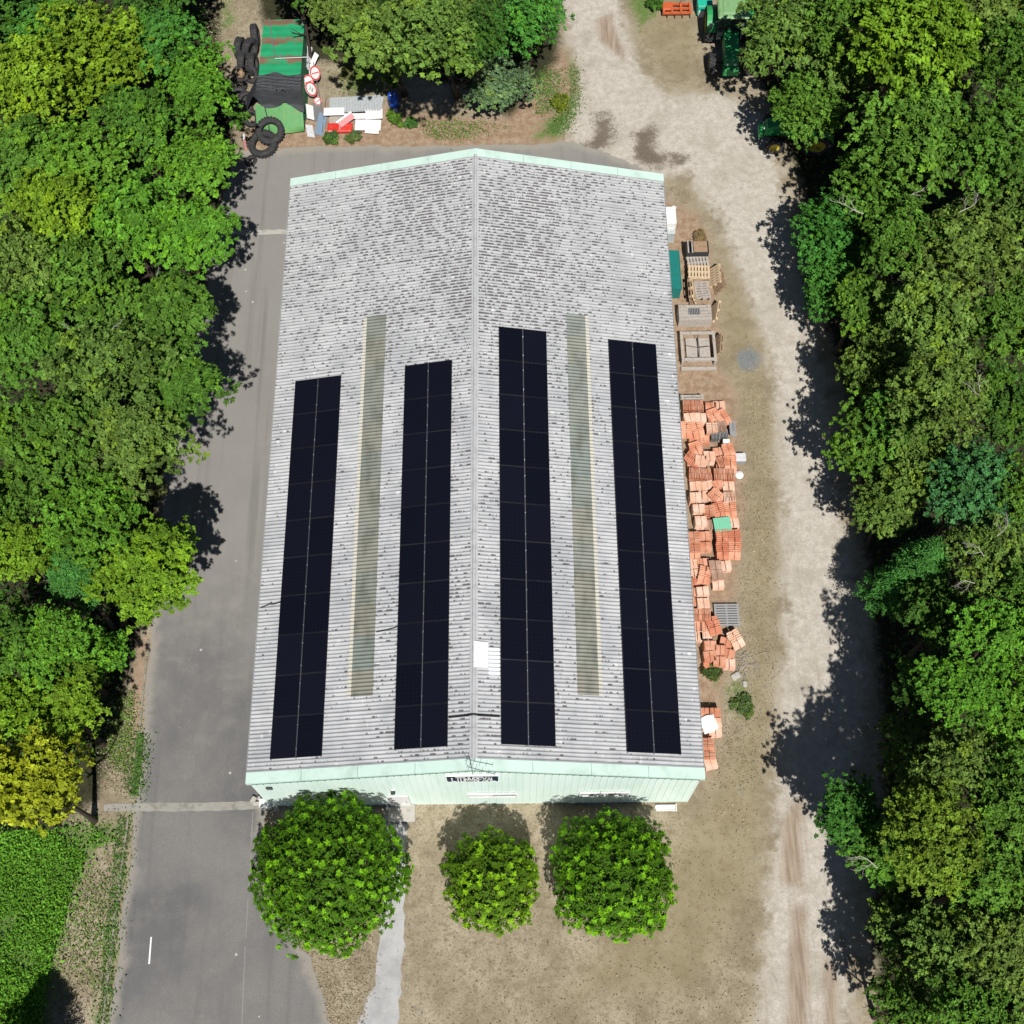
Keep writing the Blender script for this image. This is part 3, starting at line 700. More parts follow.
# sign, lamp, antenna
sg = thing('sign', (-1.98, WY0 - .04, 5.5), 'dark navy sign board with pale lettering high on the mint gable', 'sign')
b = MB(); b.bbox((0, 0, 0), (2.16, .05, 1.0), .012); b.build('board', M['navy'], sg)
b = MB(); b.box((0, 0, .52), (2.2, .06, .03)); b.box((0, 0, -.52), (2.2, .06, .03)); b.build('frame', M['white'], sg)
b = MB(); rr = random.Random(5); x = -.86     # strokes of lettering too small in the photograph to read
shapes = [((0, -.3, 0, .2), (0, -.3, .13, -.3)), ((0, -.3, 0, .3), (0, .3, .13, .3), (.13, .3, .13, -.3), (0, -.3, .13, -.3)), ((0, .3, .07, -.3), (.07, -.3, .14, .3)), ((0, -.3, 0, .3), (0, .3, .13, .3), (0, 0, .1, 0)), ((0, -.3, .07, .3), (.07, .3, .14, -.3)), ((.06, -.3, .06, .3), (0, .3, .13, .3)), ((0, -.3, 0, .3), (0, .3, .13, -.3), (.13, -.3, .13, .3)), ((0, -.3, 0, .3), (0, .3, .13, .3), (.13, .3, .13, 0), (.13, 0, 0, 0), (.02, 0, .13, -.3)), ((.0, .3, .13, -.3), (0, -.3, .13, .3))]
for k in range(10):
    for (xa, za, xb, zb) in shapes[(k * 5 + 0) % 9]:
        ln = math.hypot(xb - xa, zb - za); b.box((x + (xa + xb) / 2 * 1.1, -.033 - .002 * (k % 3), (za + zb) / 2 * 1.25 - .03), (ln * 1.2 + .05, .012, .055), ry=-math.atan2(zb - za, xb - xa))
    x += .185
b.build('lettering', M['white'], sg)
lp = thing('wall_lamp', (-5.52, WY0 - .02, 3.3), 'small dark lamp on the mint wall above the door', 'lamp')
b = MB(); b.bbox((0, -.03, 0), (.16, .06, .22), .01); b.build('bracket', M['white'], lp)
b = MB(); b.bbox((0, -.13, .02), (.2, .16, .14), .03); b.build('lamp_housing', M['dark'], lp)
an = thing('antenna', (XM - .05, YF + .05, 6.5), 'thin television antenna at the front end of the roof ridge', 'antenna')
b = MB(); b.tube([(0, -.12, -.5), (0, -.12, 1.1)], .02, 6); b.build('mast', M['steel'], an)
b = MB(); b.tube([(-.1, -.12, 1.0), (.95, -.42, .98)], .014, 6)
for k in range(5):
    t = k / 4; p = Vector((-.1, -.12, 1.0)).lerp(Vector((.95, -.42, .98)), t); l = .24 - .14 * t; b.tube([p + Vector((-.27 * l, -.95 * l, 0)), p + Vector((.27 * l, .95 * l, 0))], .007, 5)
for s_ in (-1, 1): b.tube([(-.12, -.12, 1.0), (-.22, -.05, 1.0 + .28 * s_)], .009, 5)
b.build('antenna_array', M['dark'], an)
# roof cables
def cable(name, pts, label, r=.03):
    b = MB(); b.tube(pts, r, 7); o = b.build(name, M['black']); return tag(o, label, 'cable')
def zr_(x, o=.075): return zroof(x) + o
yc = 14.35
cable('cable_duct', [(-2.95, yc - .02, zr_(-2.95)), (-2.3, yc, zr_(-2.3)), (XM - .26, yc, zr_(XM - .26, .09)), (XM, yc + .02, ZR + .155), (XM + .26, yc, zr_(XM + .26, .09)), (-.8, yc, zr_(-.8))], 'dark cable duct crossing the roof ridge between the two middle solar arrays', .035)
y2 = at(268, 603, 4.9).y
cable('cable_duct', [(XL + .1, y2 - .12, zr_(XL + .1)), (XL + .5, y2 + .02, zr_(XL + .5)), (-11.0, y2, zr_(-11.0)), (-10.68, y2 + .08, zr_(-10.68))], 'short dark cable running from the left roof edge to the outer solar array', .022)
y3 = at(399, 629, 5.9).y
cable('cable_duct', [(-6.2, y3 - .1, zr_(-6.2)), (-5.7, y3 - .05, zr_(-5.7)), (-5.2, y3 + .08, zr_(-5.2))], 'short dark cable between the left rooflight and the second solar array', .02)
# white patch sheets by the ridge
q = at(481, 676, 6.8); 
b = MB(); ya, yb = 16.45, 17.6
b.extr_y([(XM + .0, ZR + .13), (XM + .62, zroof(XM + .62) + .075), (XM + .62, zroof(XM + .62) + .06), (XM + .0, ZR + .115)], ya, yb)
tag(b.build('patch_plate', M['white']), 'bright white metal plate lying beside the roof ridge', 'plate')
b = corrug(XM + .63, -.80, 16.1, 17.4, .03); m_ = basic('new_white_sheet', (.66, .70, .72), .5, .3, var=.1)
hp('patch_sheet', b, m_, rp[1])

# solar arrays
PV = MB(); PV.bbox((0, 0, 0), (1.0, 1.0, .035), .006)
def pv_meshes(w, l):
    f = MB(); t = .02
    f.box((-w / 2 + t / 2, 0, 0), (t, l, .036)); f.box((w / 2 - t / 2, 0, 0), (t, l, .036)); f.box((0, -l / 2 + t / 2, 0), (w - 2 * t, t, .036)); f.box((0, l / 2 - t / 2, 0), (w - 2 * t, t, .036))
    g_ = MB(); g_.box((0, 0, 0), (w - 2 * t, l - 2 * t, .024))
    return g_.mesh('solar_panel', M['pv']), f.mesh('panel_frame', M['pvframe'])
for (xa, xb, ya, yb, rows, lab) in ((-10.69, -8.39, 13.02, 31.6, 10, 'long black solar array nearest the left eave of the roof'), (-5.25, -2.98, 13.08, 31.66, 10, 'long black solar array left of the ridge beside the left rooflight'),
                                   (-.75, 1.535, 13.15, 33.5, 11, 'long black solar array right of the ridge beside the right rooflight'), (4.575, 6.94, 13.05, 33.45, 11, 'long black solar array nearest the right eave of the roof')):
    xc = (xa + xb) / 2; sg_ = -1 if xc < XM else 1
    A = thing('solar_array', (xc, ya, zroof(xc) + .13), lab, 'solar panels', group='solar arrays on the roof'); A.rotation_euler = (0, sg_ * ANG, 0)
    wslope = (xb - xa) / math.cos(ANG); pw = (wslope - .035) / 2; pl = (yb - ya) / rows
    pm, fmh = pv_meshes(pw, pl - .028)
    for r_ in range(rows):
        for c_ in (-1, 1):
            p = link('solar_panel', pm, A, (c_ * (pw / 2 + .0175), pl * (r_ + .5), random.uniform(-.002, .002)), (random.uniform(-.004, .004), random.uniform(-.004, .004), 0))
            link('panel_frame', fmh, p)
    b = MB()
    for xo in (-pw * .98, 0, pw * .98): b.box((xo, (yb - ya) / 2, -.045), (.04, yb - ya + .06, .05))
    b.cur = 1
    for r_ in range(1, rows): b.box((0, pl * r_, -.026), (pw * 2 + .03, .022, .02))
    b.build('mounting_rail', [M['alu'], basic('dull_rail', (.16, .165, .18), .5, .4, .5)], A)
    b = MB()
    for r_ in range(rows):
        for fr in (.22, .78): b.bbox((0, pl * (r_ + fr), .012), (.045, .06, .03), .005)
    b.build('clamp', M['alu'], A)

# ------------------------------------------------------------------ things by the front wall
o = thing('meter_cabinet', at(267.5, 806), 'small white meter cabinet at the front left corner of the hall', 'cabinet')
b = MB(); b.bbox((0, 0, .32), (.46, .32, .64), .02); b.build('cabinet', M['white'], o)
b = MB(); b.bbox((0, -.165, .34), (.36, .02, .48), .008); b.build('door', M['white'], o)
b = MB(); b.box((0, 0, .66), (.52, .40, .03)); b.build('lid', M['white'], o)
rr = random.Random(3)
for i, (px, py) in enumerate([(254, 800), (257, 804), (261, 799), (276, 808)]):
    b = MB(); p = at(px, py)
    b.bbox((0, 0, .1), (rr.uniform(.25, .4), rr.uniform(.18, .28), .2), .03, rz=rr.uniform(0, 3), rx=rr.uniform(-.1, .1))
    tag(b.build('concrete_block', M['concrete'], None, p), 'rough concrete block dumped at the front left corner of the hall', 'block', 'concrete blocks at the hall corner')
b = MB(); b.box((0, 0, .02), (.92, .24, .03)); b.box((0, .12, .10), (.92, .025, .16)); b.box((0, -.12, .07), (.92, .025, .10)); b.box((.47, 0, .11), (.03, .34, .22))
o = thing('trough', at(665.5, 808.5), 'white sheet metal trough lying by the front wall, right of the trees', 'trough'); b.build('channel', M['white'], o)
for s_, (px, py), lab in ((0, (388, 806), 'left'), (1, (405, 806), 'right')):
    o = thing('bollard', at(px, py), 'short white post on the %s side of the doorstep' % lab, 'bollard', group='posts by the doorstep')
    b = MB(); b.tube([(0, 0, 0), (0, 0, .6)], .055, 10); b.build('post', M['white'], o)
    b = MB(); b.lathe([(.0, .66), (.05, .64), (.07, .61), (.06, .59)], n=12); b.build('cap', M['white'], o)

# ------------------------------------------------------------------ trees
PROTO = [crown('crown', 11), crown('crown', 12, zr=.85, ragged=.5, lobek=6, young=.16), crown('crown', 13, zr=1.05, lobes=12, nb=60),
         crown('crown', 14, nb=46, bough=(.45, .8), ragged=.55, lobek=5, lobes=11, young=.18), crown('crown', 15, leaf=.155, nb=74, bough=(.4, .75)), crown('crown', 16, leaf=.20, nb=52, ragged=.48, lobes=14, lobek=8),
         crown('crown', 17, zr=.9, nb=58, bough=(.4, 1.0), ragged=.5, lobes=7), crown('crown', 18, leaf=.165, nb=60, spr=19, ragged=.38)]
BOLE = [trunk_mesh('trunk', 1, 7.0, .24, 2.4), trunk_mesh('trunk', 2, 7.0, .2, 2.2, 7), trunk_mesh('trunk', 3, 7.0, .28, 2.6, 5)]
NEED = [needle_crown('crown', 21), needle_crown('crown', 22, 1.7, 3.4)]
DEAD = [dead_mesh('dead_branch', 3), dead_mesh('dead_branch', 8)]
COL = dict(G=(.080, .180, .022), Y=(.148, .262, .018), YO=(.128, .222, .022), YY=(.30, .35, .018), B=(.055, .160, .048), L=(.100, .240, .022), O=(.112, .188, .034), D=(.052, .125, .018), GB=(.115, .185, .082), E=(.060, .188, .028))
rt = random.Random(42); TR_P = np.array(TRACK); AS_P = np.array(gp(ASPH_W))
NT_ = [0]
def tree(px, py, rpx, h, col, label, group=None, proto=None, dead=None):
    i = NT_[0]; NT_[0] += 1
    r = rpx / 22.0
    for _ in range(8):
        zc = h - .72 * r; p = at(px, py, zc); r = rpx / pxm(p)
    k = rt.randrange(len(PROTO)) if proto is None else proto
    rz = rt.uniform(0, 6.28)
    bx_, by_ = p.x, p.y; step = .3 if px > 560 else -.3
    if 300 < px < 560: by_ += (9 if h > 12 else 3.6) if py > 15 else 2.0
    if px > 780 and py < 135: by_ += 2.6
    if px > 700 or px < 230:
        while abs(bx_ - p.x) < 3.2 and (sd_poly(np.array([[bx_, by_]]), TR_P)[0] < .7 or sd_poly(np.array([[bx_, by_]]), AS_P)[0] < 1.8): bx_ += step
    t = thing('tree', (bx_, by_, 0), label, 'tree', group=group)
    ox, oy = p.x - bx_, p.y - by_
    s = r / 2.6
    if col == 'N':
        c = link('crown', NEED[i % 2], t, (ox, oy, zc - .1), (0, 0, rz), (r / 1.8, r / 1.8, 1.15)); cc = (.065, .21, .04)
    else:
        c = link('crown', PROTO[k], t, (ox, oy, zc), (rt.uniform(-.12, .12), rt.uniform(-.12, .12), rz), (s * rt.uniform(.95, 1.08), s * rt.uniform(.95, 1.08), s * rt.uniform(.9, 1.15))); cc = COL[col]
    j = rt.uniform(.88, 1.12); c.color = (cc[0] * j * rt.uniform(.93, 1.08), cc[1] * j, cc[2] * j, 1)
    tk = link('trunk', BOLE[i % 3], t, (0, 0, 0), None, (s * .8, s * .8, (zc + .1) / 7.0))
    tk.rotation_euler = Vector((ox, oy, zc)).to_track_quat('Z', 'Y').to_euler() if abs(ox) + abs(oy) > .05 else (0, 0, rz)
    if dead:
        for (dx, dy, dz, a, sc) in dead: link('dead_branch', DEAD[i % 2], t, (ox + dx * r, oy + dy * r, zc + dz * r), (0, -.15, a), (sc * .6,) * 3)
    return t
LT = 'trees along the left side of the drive'; RT = 'trees along the gravel track'; BT = 'trees behind the hall'
TREES = [
 # left wood
 (-15, 15, 62, 9, 'D', 'dark green tree in the far top left corner of the picture', LT),
 (38, 28, 50, 9, 'E', 'dark leafy tree at the top edge, second from the top left corner', LT),
 (98, 62, 62, 10, 'Y', 'tall yellow-green tree near the top left corner', LT),
 (28, 92, 52, 10, 'Y', 'yellow-green tree on the left picture edge below the dark corner trees', LT),
 (158, 40, 46, 8, 'E', 'dark green tree beside the dry clearing left of the green container', LT),
 (196, 92, 44, 7, 'L', 'fresh green small tree left of the heap of tyres', LT),
 (140, 128, 42, 8, 'G', 'mid green tree between the yellow-green tree and the tyre heap', LT),
 (22, 168, 54, 9, 'G', 'mid green tree on the left edge, level with the back of the hall', LT),
 (78, 168, 48, 9, 'L', 'bright green tree two crowns in from the left edge, level with the hall back', LT),
 (198, 168, 48, 8, 'L', 'bright green tree overhanging the drive at the back left of the hall', LT),
 (60, 218, 50, 9, 'Y', 'yellow tinged tree left of centre in the left wood, above the olive one', LT),
 (130, 222, 56, 9.5, 'L', 'broad bright green tree behind the drive opposite the back of the roof', LT),
 (196, 238, 46, 8, 'L', 'bright green tree at the drive edge beside the far concrete band', LT),
 (14, 268, 50, 9, 'O', 'pale olive tree on the left picture edge, level with the far concrete band', LT),
 (82, 290, 56, 9.5, 'G', 'mid green tree deep in the left wood behind the olive tree', LT),
 (172, 310, 54, 9, 'G', 'mid green tree at the drive edge level with the top of the rooflights', LT, None, [(-.1, .2, .75, 1.2, .5)]),
 (30, 345, 58, 10, 'G', 'dense green tree on the left edge below the olive tree', LT),
 (110, 372, 66, 10.5, 'O', 'broad olive-green tree with bare twigs in the middle of the left wood', LT, 4, [(.2, .3, .7, .4, .6), (-.4, .3, .7, 2.4, .5)]),
 (178, 388, 46, 8.5, 'G', 'green tree at the drive edge beside the top of the left solar array', LT),
 (48, 440, 60, 10, 'G', 'large green tree left of the olive one with bare twigs', LT),
 (128, 445, 54, 9, 'O', 'olive tree behind the drive, just above the yellow overhanging tree', LT),
 (6, 500, 46, 9, 'G', 'green tree on the left picture edge halfway down the picture', LT),
 (88, 520, 50, 9, 'L', 'bright green tree just left of the yellow overhanging tree', LT),
 (76, 572, 34, 7.5, 'N', 'small blue-green conifer between the bright crowns of the left wood', 'conifers in the woods'),
 (151, 572, 57, 8.8, 'Y', 'yellow-green tree leaning over the asphalt drive, mid left', LT, 4),
 (24, 552, 42, 8.5, 'Y', 'yellowish tree on the left edge beside the blue-green conifer', LT),
 (52, 640, 46, 8, 'L', 'bright green tree below the blue-green conifer', LT),
 (104, 655, 30, 6, 'L', 'small bright tree at the dry verge below the overhanging tree', LT),
 (0, 640, 44, 8, 'G', 'dark gap-filling green tree on the left edge under the bright crowns', LT),
 (68, 706, 42, 7.5, 'Y', 'yellow-green tree above the golden tree at lower left', LT),
 (14, 712, 46, 8, 'Y', 'yellow-green tree on the left edge, directly above the golden tree', LT),
 (40, 785, 54, 7.5, 'YY', 'golden yellow tree at lower left beside the concrete band', LT, 5),
 (-8, 790, 44, 7, 'YY', 'golden tree cut by the left picture edge, level with the concrete band', LT),
 # behind the hall
 (342, 8, 38, 7.5, 'O', 'olive-green tree right of the green container, at the top edge', BT),
 (388, 42, 50, 9, 'O', 'large olive tree behind the hall, above the blue barrel', BT),
 (444, 22, 52, 13.5, 'O', 'olive tree at the top edge behind the ridge of the hall', BT),
 (440, 46, 46, 14.5, 'O', 'smaller olive tree above the dark shade behind the hall', BT, 2),
 (474, 44, 34, 14.0, 'D', 'dark tall tree between the olive trees and the grey-green one behind the hall', BT, 2),
 (530, 22, 42, 8.5, 'E', 'deep green tree at the top edge beside the gravel track', BT),
 (496, 92, 36, 4.5, 'GB', 'grey-green small tree just behind the ridge end of the hall', BT),
 (296, -22, 36, 8, 'D', 'dark tree above the container at the top edge', BT),
 (160, -20, 50, 8, 'D', 'dark tree above the dry clearing at the top edge', BT),
 # right wood
 (784, 38, 56, 7.0, 'O', 'olive tree overhanging the green tractor at the top edge', RT),
 (850, 12, 54, 10, 'G', 'green tree at the top edge right of the olive tree over the tractor', RT),
 (912, 52, 66, 11, 'Y', 'tall broad yellow-green tree in the upper right wood', RT, 0),
 (986, 20, 54, 10, 'O', 'olive tree near the top right corner', RT, None, [(-.6, -.3, .4, .3, 1.0)]),
 (1020, 72, 50, 10, 'G', 'green tree on the right picture edge below the top right corner', RT),
 (846, 72, 36, 7, 'O', 'smaller olive tree between the tractor tree and the tall yellow-green one', RT),
 (806, 112, 36, 6.4, 'G', 'low green tree covering the half hidden small tractor', RT),
 (915, 142, 58, 10.5, 'G', 'broad green tree directly below the tall yellow-green one at upper right', RT),
 (990, 150, 50, 10, 'G', 'green tree near the right edge with dark gaps around it', RT),
 (1022, 210, 56, 10, 'O', 'olive tree on the right edge, level with the back of the roof', RT),
 (832, 238, 42, 5.8, 'E', 'fresh green tree leaning over the track at the back right of the hall', RT),
 (896, 248, 44, 8.5, 'G', 'green tree between the track-side fresh one and the right wood, with bare branches', RT, None, [(-.6, .8, .1, 2.6, 1.5), (.3, 1.1, .2, .2, 1.2)]),
 (965, 258, 54, 10, 'O', 'olive tree with a pale bare limb at right, level with the roof back', RT, None, [(-.2, .5, .6, 0.1, 1.2)]),
 (826, 292, 32, 5.2, 'E', 'small fresh green tree at the track edge below the leaning one', RT),
 (930, 330, 56, 10, 'O', 'large olive tree opposite the wooden pallets', RT),
 (1012, 322, 48, 9.5, 'G', 'green tree on the right edge opposite the wooden pallets', RT),
 (876, 372, 36, 6.4, 'O', 'small olive tree at the track bend opposite the pale patch', RT),
 (938, 398, 52, 9.5, 'O', 'olive-green tree with a white bare trunk showing, mid right', RT, None, [(.45, -.3, .75, 1.4, .9), (.4, -.4, .8, 2.2, .8)]),
 (872, 448, 44, 6.4, 'G', 'green tree over the track opposite the top of the tile stacks', RT, 2),
 (1010, 410, 46, 9, 'D', 'dark green tree on the right edge, level with the solar arrays', RT),
 (916, 470, 40, 8, 'O', 'olive tree just right of the one over the track', RT),
 (972, 492, 46, 9, 'B', 'blue-green tree right of the mid track trees', RT),
 (884, 508, 30, 6.0, 'O', 'low olive tree at the track edge opposite the mint sheet', RT),
 (1018, 500, 40, 9, 'G', 'green tree on the right edge beside the blue-green one', RT),
 (986, 560, 44, 9, 'O', 'half bare olive tree with grey twigs, right of the bright conifer', RT, 3, [(0, .2, .8, .5, 1.0), (-.3, -.2, .7, 2.0, 1.0), (-.5, -.7, .5, 2.8, 1.0)]),
 (926, 562, 28, 7.5, 'N', 'bright lime green conifer at right, level with the lower tile stacks', 'conifers in the woods'),
 (892, 588, 24, 5.6, 'N', 'narrow yellowish conifer at the track edge', 'conifers in the woods'),
 (996, 640, 48, 9.5, 'L', 'bright lime green tree on the right side below the half bare tree', RT),
 (962, 690, 40, 9, 'L', 'bright green tree left of the lime pair near the right edge', RT),
 (1018, 715, 46, 9.5, 'L', 'bright green tree on the right edge above the lower right corner wood', RT),
 (916, 748, 38, 5.3, 'O', 'olive tree beside the wide shadow on the track', RT),
 (960, 768, 48, 9, 'O', 'olive tree right of the wide track shadow', RT),
 (848, 816, 36, 5.2, 'E', 'small fresh green tree closest to the track at lower right', RT),
 (1010, 800, 48, 9.5, 'G', 'green tree on the right edge level with the front wall', RT),
 (932, 842, 50, 9, 'YO', 'yellow-green tree at lower right behind the small one closest to the track', RT),
 (990, 880, 48, 9, 'G', 'green tree right of the lower yellow-green tree', RT),
 (898, 925, 42, 5.4, 'O', 'olive tree with a pale twig over the track edge at lower right', RT, None, [(.1, -.3, .85, 1.0, .5)]),
 (950, 945, 48, 8.5, 'O', 'olive tree in the lower right wood below the yellow-green one', RT),
 (1015, 952, 48, 9, 'O', 'olive tree on the right edge near the lower right corner', RT),
 (905, 1010, 38, 4.6, 'G', 'green tree on the bottom edge nearest the track', RT),
 (968, 1016, 48, 8, 'G', 'green tree on the bottom edge near the lower right corner', RT),
 (876, 190, 44, 8, 'G', 'green tree filling the wood right of the leaning track-side tree', RT),
 (858, 300, 36, 7, 'G', 'green tree behind the small fresh one at the track edge', RT),
 (902, 420, 38, 7.5, 'G', 'green tree tucked between the small olive tree and the one with the white trunk', RT),
 (940, 620, 40, 8, 'D', 'dark green tree in the shade below the bright conifer', RT),
 (925, 690, 34, 6, 'D', 'dark low tree in the deep shade right of the track', RT),
 (880, 850, 40, 6.5, 'G', 'green tree between the small one closest to the track and the yellow-green one', RT, None, [(-.3, -.5, .7, 2.3, 1.3)]),
 (1030, 600, 44, 9, 'G', 'green tree cut by the right edge beside the half bare tree', RT),
 (1030, 850, 44, 9, 'O', 'olive tree cut by the right edge, level with the round trees', RT),
 (1030, 1030, 46, 8, 'O', 'olive tree filling the lower right corner', RT),
]
for (px, py, rpx, h, *rest) in TREES: tree(px, py, rpx * (1.03 if px < 840 else 1.1), h + (1.2 if px < 250 else .2) + rt.uniform(-1.1, 1.1), *rest)
# the three clipped trees in front
def front_tree(px, py, rpx, h, zr, nros, seed, label, young=1.0):
    r = rpx / 22.
    for _ in range(8): zc = h - zr * r; p = at(px, py, zc); r = rpx / pxm(p)
    t = thing('tree', (p.x, p.y, 0), label, 'tree', group='round trees in front of the hall')
    c = link('crown', rosette_crown('crown', seed, r, zr, nros), t, (0, 0, zc)); c.color = (.090, .225, .010, 1) if rpx > 50 else (.120, .245, .012, 1)
    b = MB(); b.tube([(0, 0, 0), (.02, .01, zc * .5), (0, 0, zc + r * .3)], [.16, .12, .05], 9)
    for k in range(7):
        a = k * 2.399; b.tube([(0, 0, zc * .55 + k * .1), (math.cos(a) * r * .4, math.sin(a) * r * .4, zc + .05 * k), (math.cos(a) * r * .75, math.sin(a) * r * .75, zc + r * .35)], [.07, .045, .015], 6)
    b.build('trunk', M['bark'], t)
front_tree(330, 873, 78, 5.5, .82, 1150, 31, 'largest round clipped tree, by the drive and footpath in front of the hall')
front_tree(492, 882, 48, 3.9, .85, 560, 32, 'smallest round tree in front of the hall, in the middle of the three')
front_tree(613, 876, 64, 5.2, .88, 860, 33, 'round clipped tree on the right before the mint wall')
# a conifer standing just below the picture whose shadow reaches in
 
tree(14, 1074, 36, 5.0, 'G', 'green tree just below the lower left corner, shading the undergrowth', LT)
t = thing('tree', at(54, 1066), 'slim conifer below the lower left corner, throwing its shadow on the verge', 'tree', group='conifers in the woods')
c = link('crown', NEED[0], t, (0, 0, 3.0), None, (.75, .75, 1.5)); c.color = (.05, .12, .03, 1)
link('trunk', BOLE[0], t, None, None, (.5, .5, .5))

# ------------------------------------------------------------------ undergrowth and weeds
def cover(name, polys, n, L, hmax, col, seed, label, cat, upright=.6, young=.15, jit=.28, holes=0):
    r = np.random.default_rng(seed); pts = []
    for po in polys:
        po = np.array(po); lo, hi = po.min(0), po.max(0); m = n // len(polys)
        q = r.uniform(lo, hi, (m * 5, 2)); pts.append(q[sd_poly(q, po) < 0][:m])
    p = np.concatenate(pts); p = p + r.normal(size=p.shape) * jit * (r.random(len(p)) < .5)[:, None]; k = len(p)
    hn = .5 + .5 * np.sin(p[:, 0] * .8 + 1) * np.sin(p[:, 1] * .7) * .6 + .2 * np.sin(p[:, 0] * 1.7 + np.sin(p[:, 1] * 1.3) * 1.5) * np.cos(p[:, 1] * 1.9 + 1.3 * np.sin(p[:, 0]))
    if holes:
        kp = hn + r.normal(size=k) * .12 > holes; p = p[kp]; hn = hn[kp]; k = len(p)
    z = (r.random(k) ** .7) * hmax * (.35 + .65 * hn)
    P = np.column_stack([p, z]); N = unit(np.array([0, -.1, 1 - upright * .6]) + r.normal(size=(k, 3)) * upright); T = unit(r.normal(size=(k, 3)) + np.array([0, 0, upright]))
    Ls = L * r.uniform(.6, 1.3, k)
    me = leaf_mesh(name, P, N, T, Ls, Ls * r.uniform(.35, .6, k), np.clip(r.normal(1, .2, k) * (.75 + .5 * hn), .4, 1.8), (r.random(k) < young) * .6, M['leaf'])
    o = link(name, me); o.color = (*col, 1); return tag(o, label, cat, kind='stuff')
BUSHP = gp([(-60, 838), (20, 832), (80, 826), (112, 820), (118, 838), (92, 852), (76, 884), (66, 925), (54, 960), (46, 1000), (40, 1080), (-80, 1080)])
cover('undergrowth', [BUSHP], 40000, .15, .7, (.105, .260, .024), 5, 'lush green undergrowth filling the lower left corner below the golden trees', 'undergrowth', holes=.30)
cover('kerb_weeds', [gp([(118, 815), (132, 815), (126, 870), (119, 925), (108, 1030), (98, 1030), (106, 925)]), gp([(138, 735), (144, 735), (138, 795), (131, 795)])], 3600, .12, .2, (.08, .165, .035), 6, 'low green weeds growing along the drive kerb', 'weeds')
cover('kerb_weeds', [gp([(570, 60), (580, 72), (580, 108), (566, 134), (545, 134), (560, 112), (570, 98)]), gp([(540, 70), (560, 70), (560, 110), (535, 115)])], 2600, .12, .12, (.09, .17, .04), 7, 'thin green weeds at the bend of the gravel track behind the hall', 'weeds')
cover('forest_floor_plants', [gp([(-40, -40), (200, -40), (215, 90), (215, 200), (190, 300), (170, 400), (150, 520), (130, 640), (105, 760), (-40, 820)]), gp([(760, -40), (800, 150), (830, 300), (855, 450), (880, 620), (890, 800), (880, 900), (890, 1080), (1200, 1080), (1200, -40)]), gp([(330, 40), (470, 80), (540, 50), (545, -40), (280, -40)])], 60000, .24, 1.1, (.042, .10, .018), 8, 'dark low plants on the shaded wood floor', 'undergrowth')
cover('verge_weeds', [gp([(70, 890), (110, 850), (108, 940), (98, 1010), (56, 1040), (58, 960)]), gp([(112, 700), (136, 690), (128, 800), (106, 790)])], 5200, .11, .2, (.11, .19, .035), 15, 'patchy green weeds in the dry verge beside the drive', 'weeds', holes=.52)
cover('verge_weeds', [gp([(500, 100), (560, 60), (578, 80), (572, 132), (520, 138)]), gp([(395, 120), (470, 122), (540, 130), (440, 142)]), gp([(318, 60), (380, 70), (386, 100), (330, 95)])], 6000, .11, .22, (.10, .175, .035), 16, 'patchy green weeds on the brown ground behind the hall', 'weeds', holes=.5)
def dry_tufts(seed, polys, n, col, hmax, label):
    return cover('dry_grass', polys, n, .11, hmax, col, seed, label, 'grass', upright=.55, young=0)
dry_tufts(9, [gp([(412, 812), (690, 812), (700, 790), (760, 790), (760, 1040), (404, 1040)]), gp([(296, 900), (378, 900), (372, 985), (356, 1060), (344, 1060), (318, 985)]), gp([(745, 330), (772, 420), (778, 640), (765, 790), (705, 790), (740, 640), (742, 460)])], 8000, (.30, .25, .165), .05, 'short straw-coloured grass of the dry lawn')
dry_tufts(10, [gp([(76, 880), (112, 850), (106, 920), (96, 1000), (60, 1040), (62, 950)]), gp([(200, -10), (256, 0), (252, 60), (222, 78), (205, 30)]), gp([(108, 700), (140, 690), (128, 790), (104, 790)])], 3500, (.33, .28, .18), .10, 'longer pale dry grass on the verges and clearing')
def bush(px, py, rpx, h, col, label, seed, group=None, cat='bush'):
    p = at(px, py, h * .5); r = rpx / pxm(p); t = thing('bush', (p.x, p.y, 0), label, cat, group=group)
    c = link('foliage', crown('foliage', seed, R=r, zr=h / r * .62, nb=16, spr=14, per=7, leaf=.13, bough=(.25, .5), low=-.05, young=.3, ragged=.6, lobek=6, fill=.3), t, (0, 0, h * .38)); c.color = (*col, 1)
    b = MB()
    for k in range(5): a = k * 1.257; b.tube([(0, 0, 0), (math.cos(a) * r * .4, math.sin(a) * r * .4, h * .6)], [.025, .01], 5)
    b.build('stem', M['bark'], t)
BU = 'bushes round the hall'
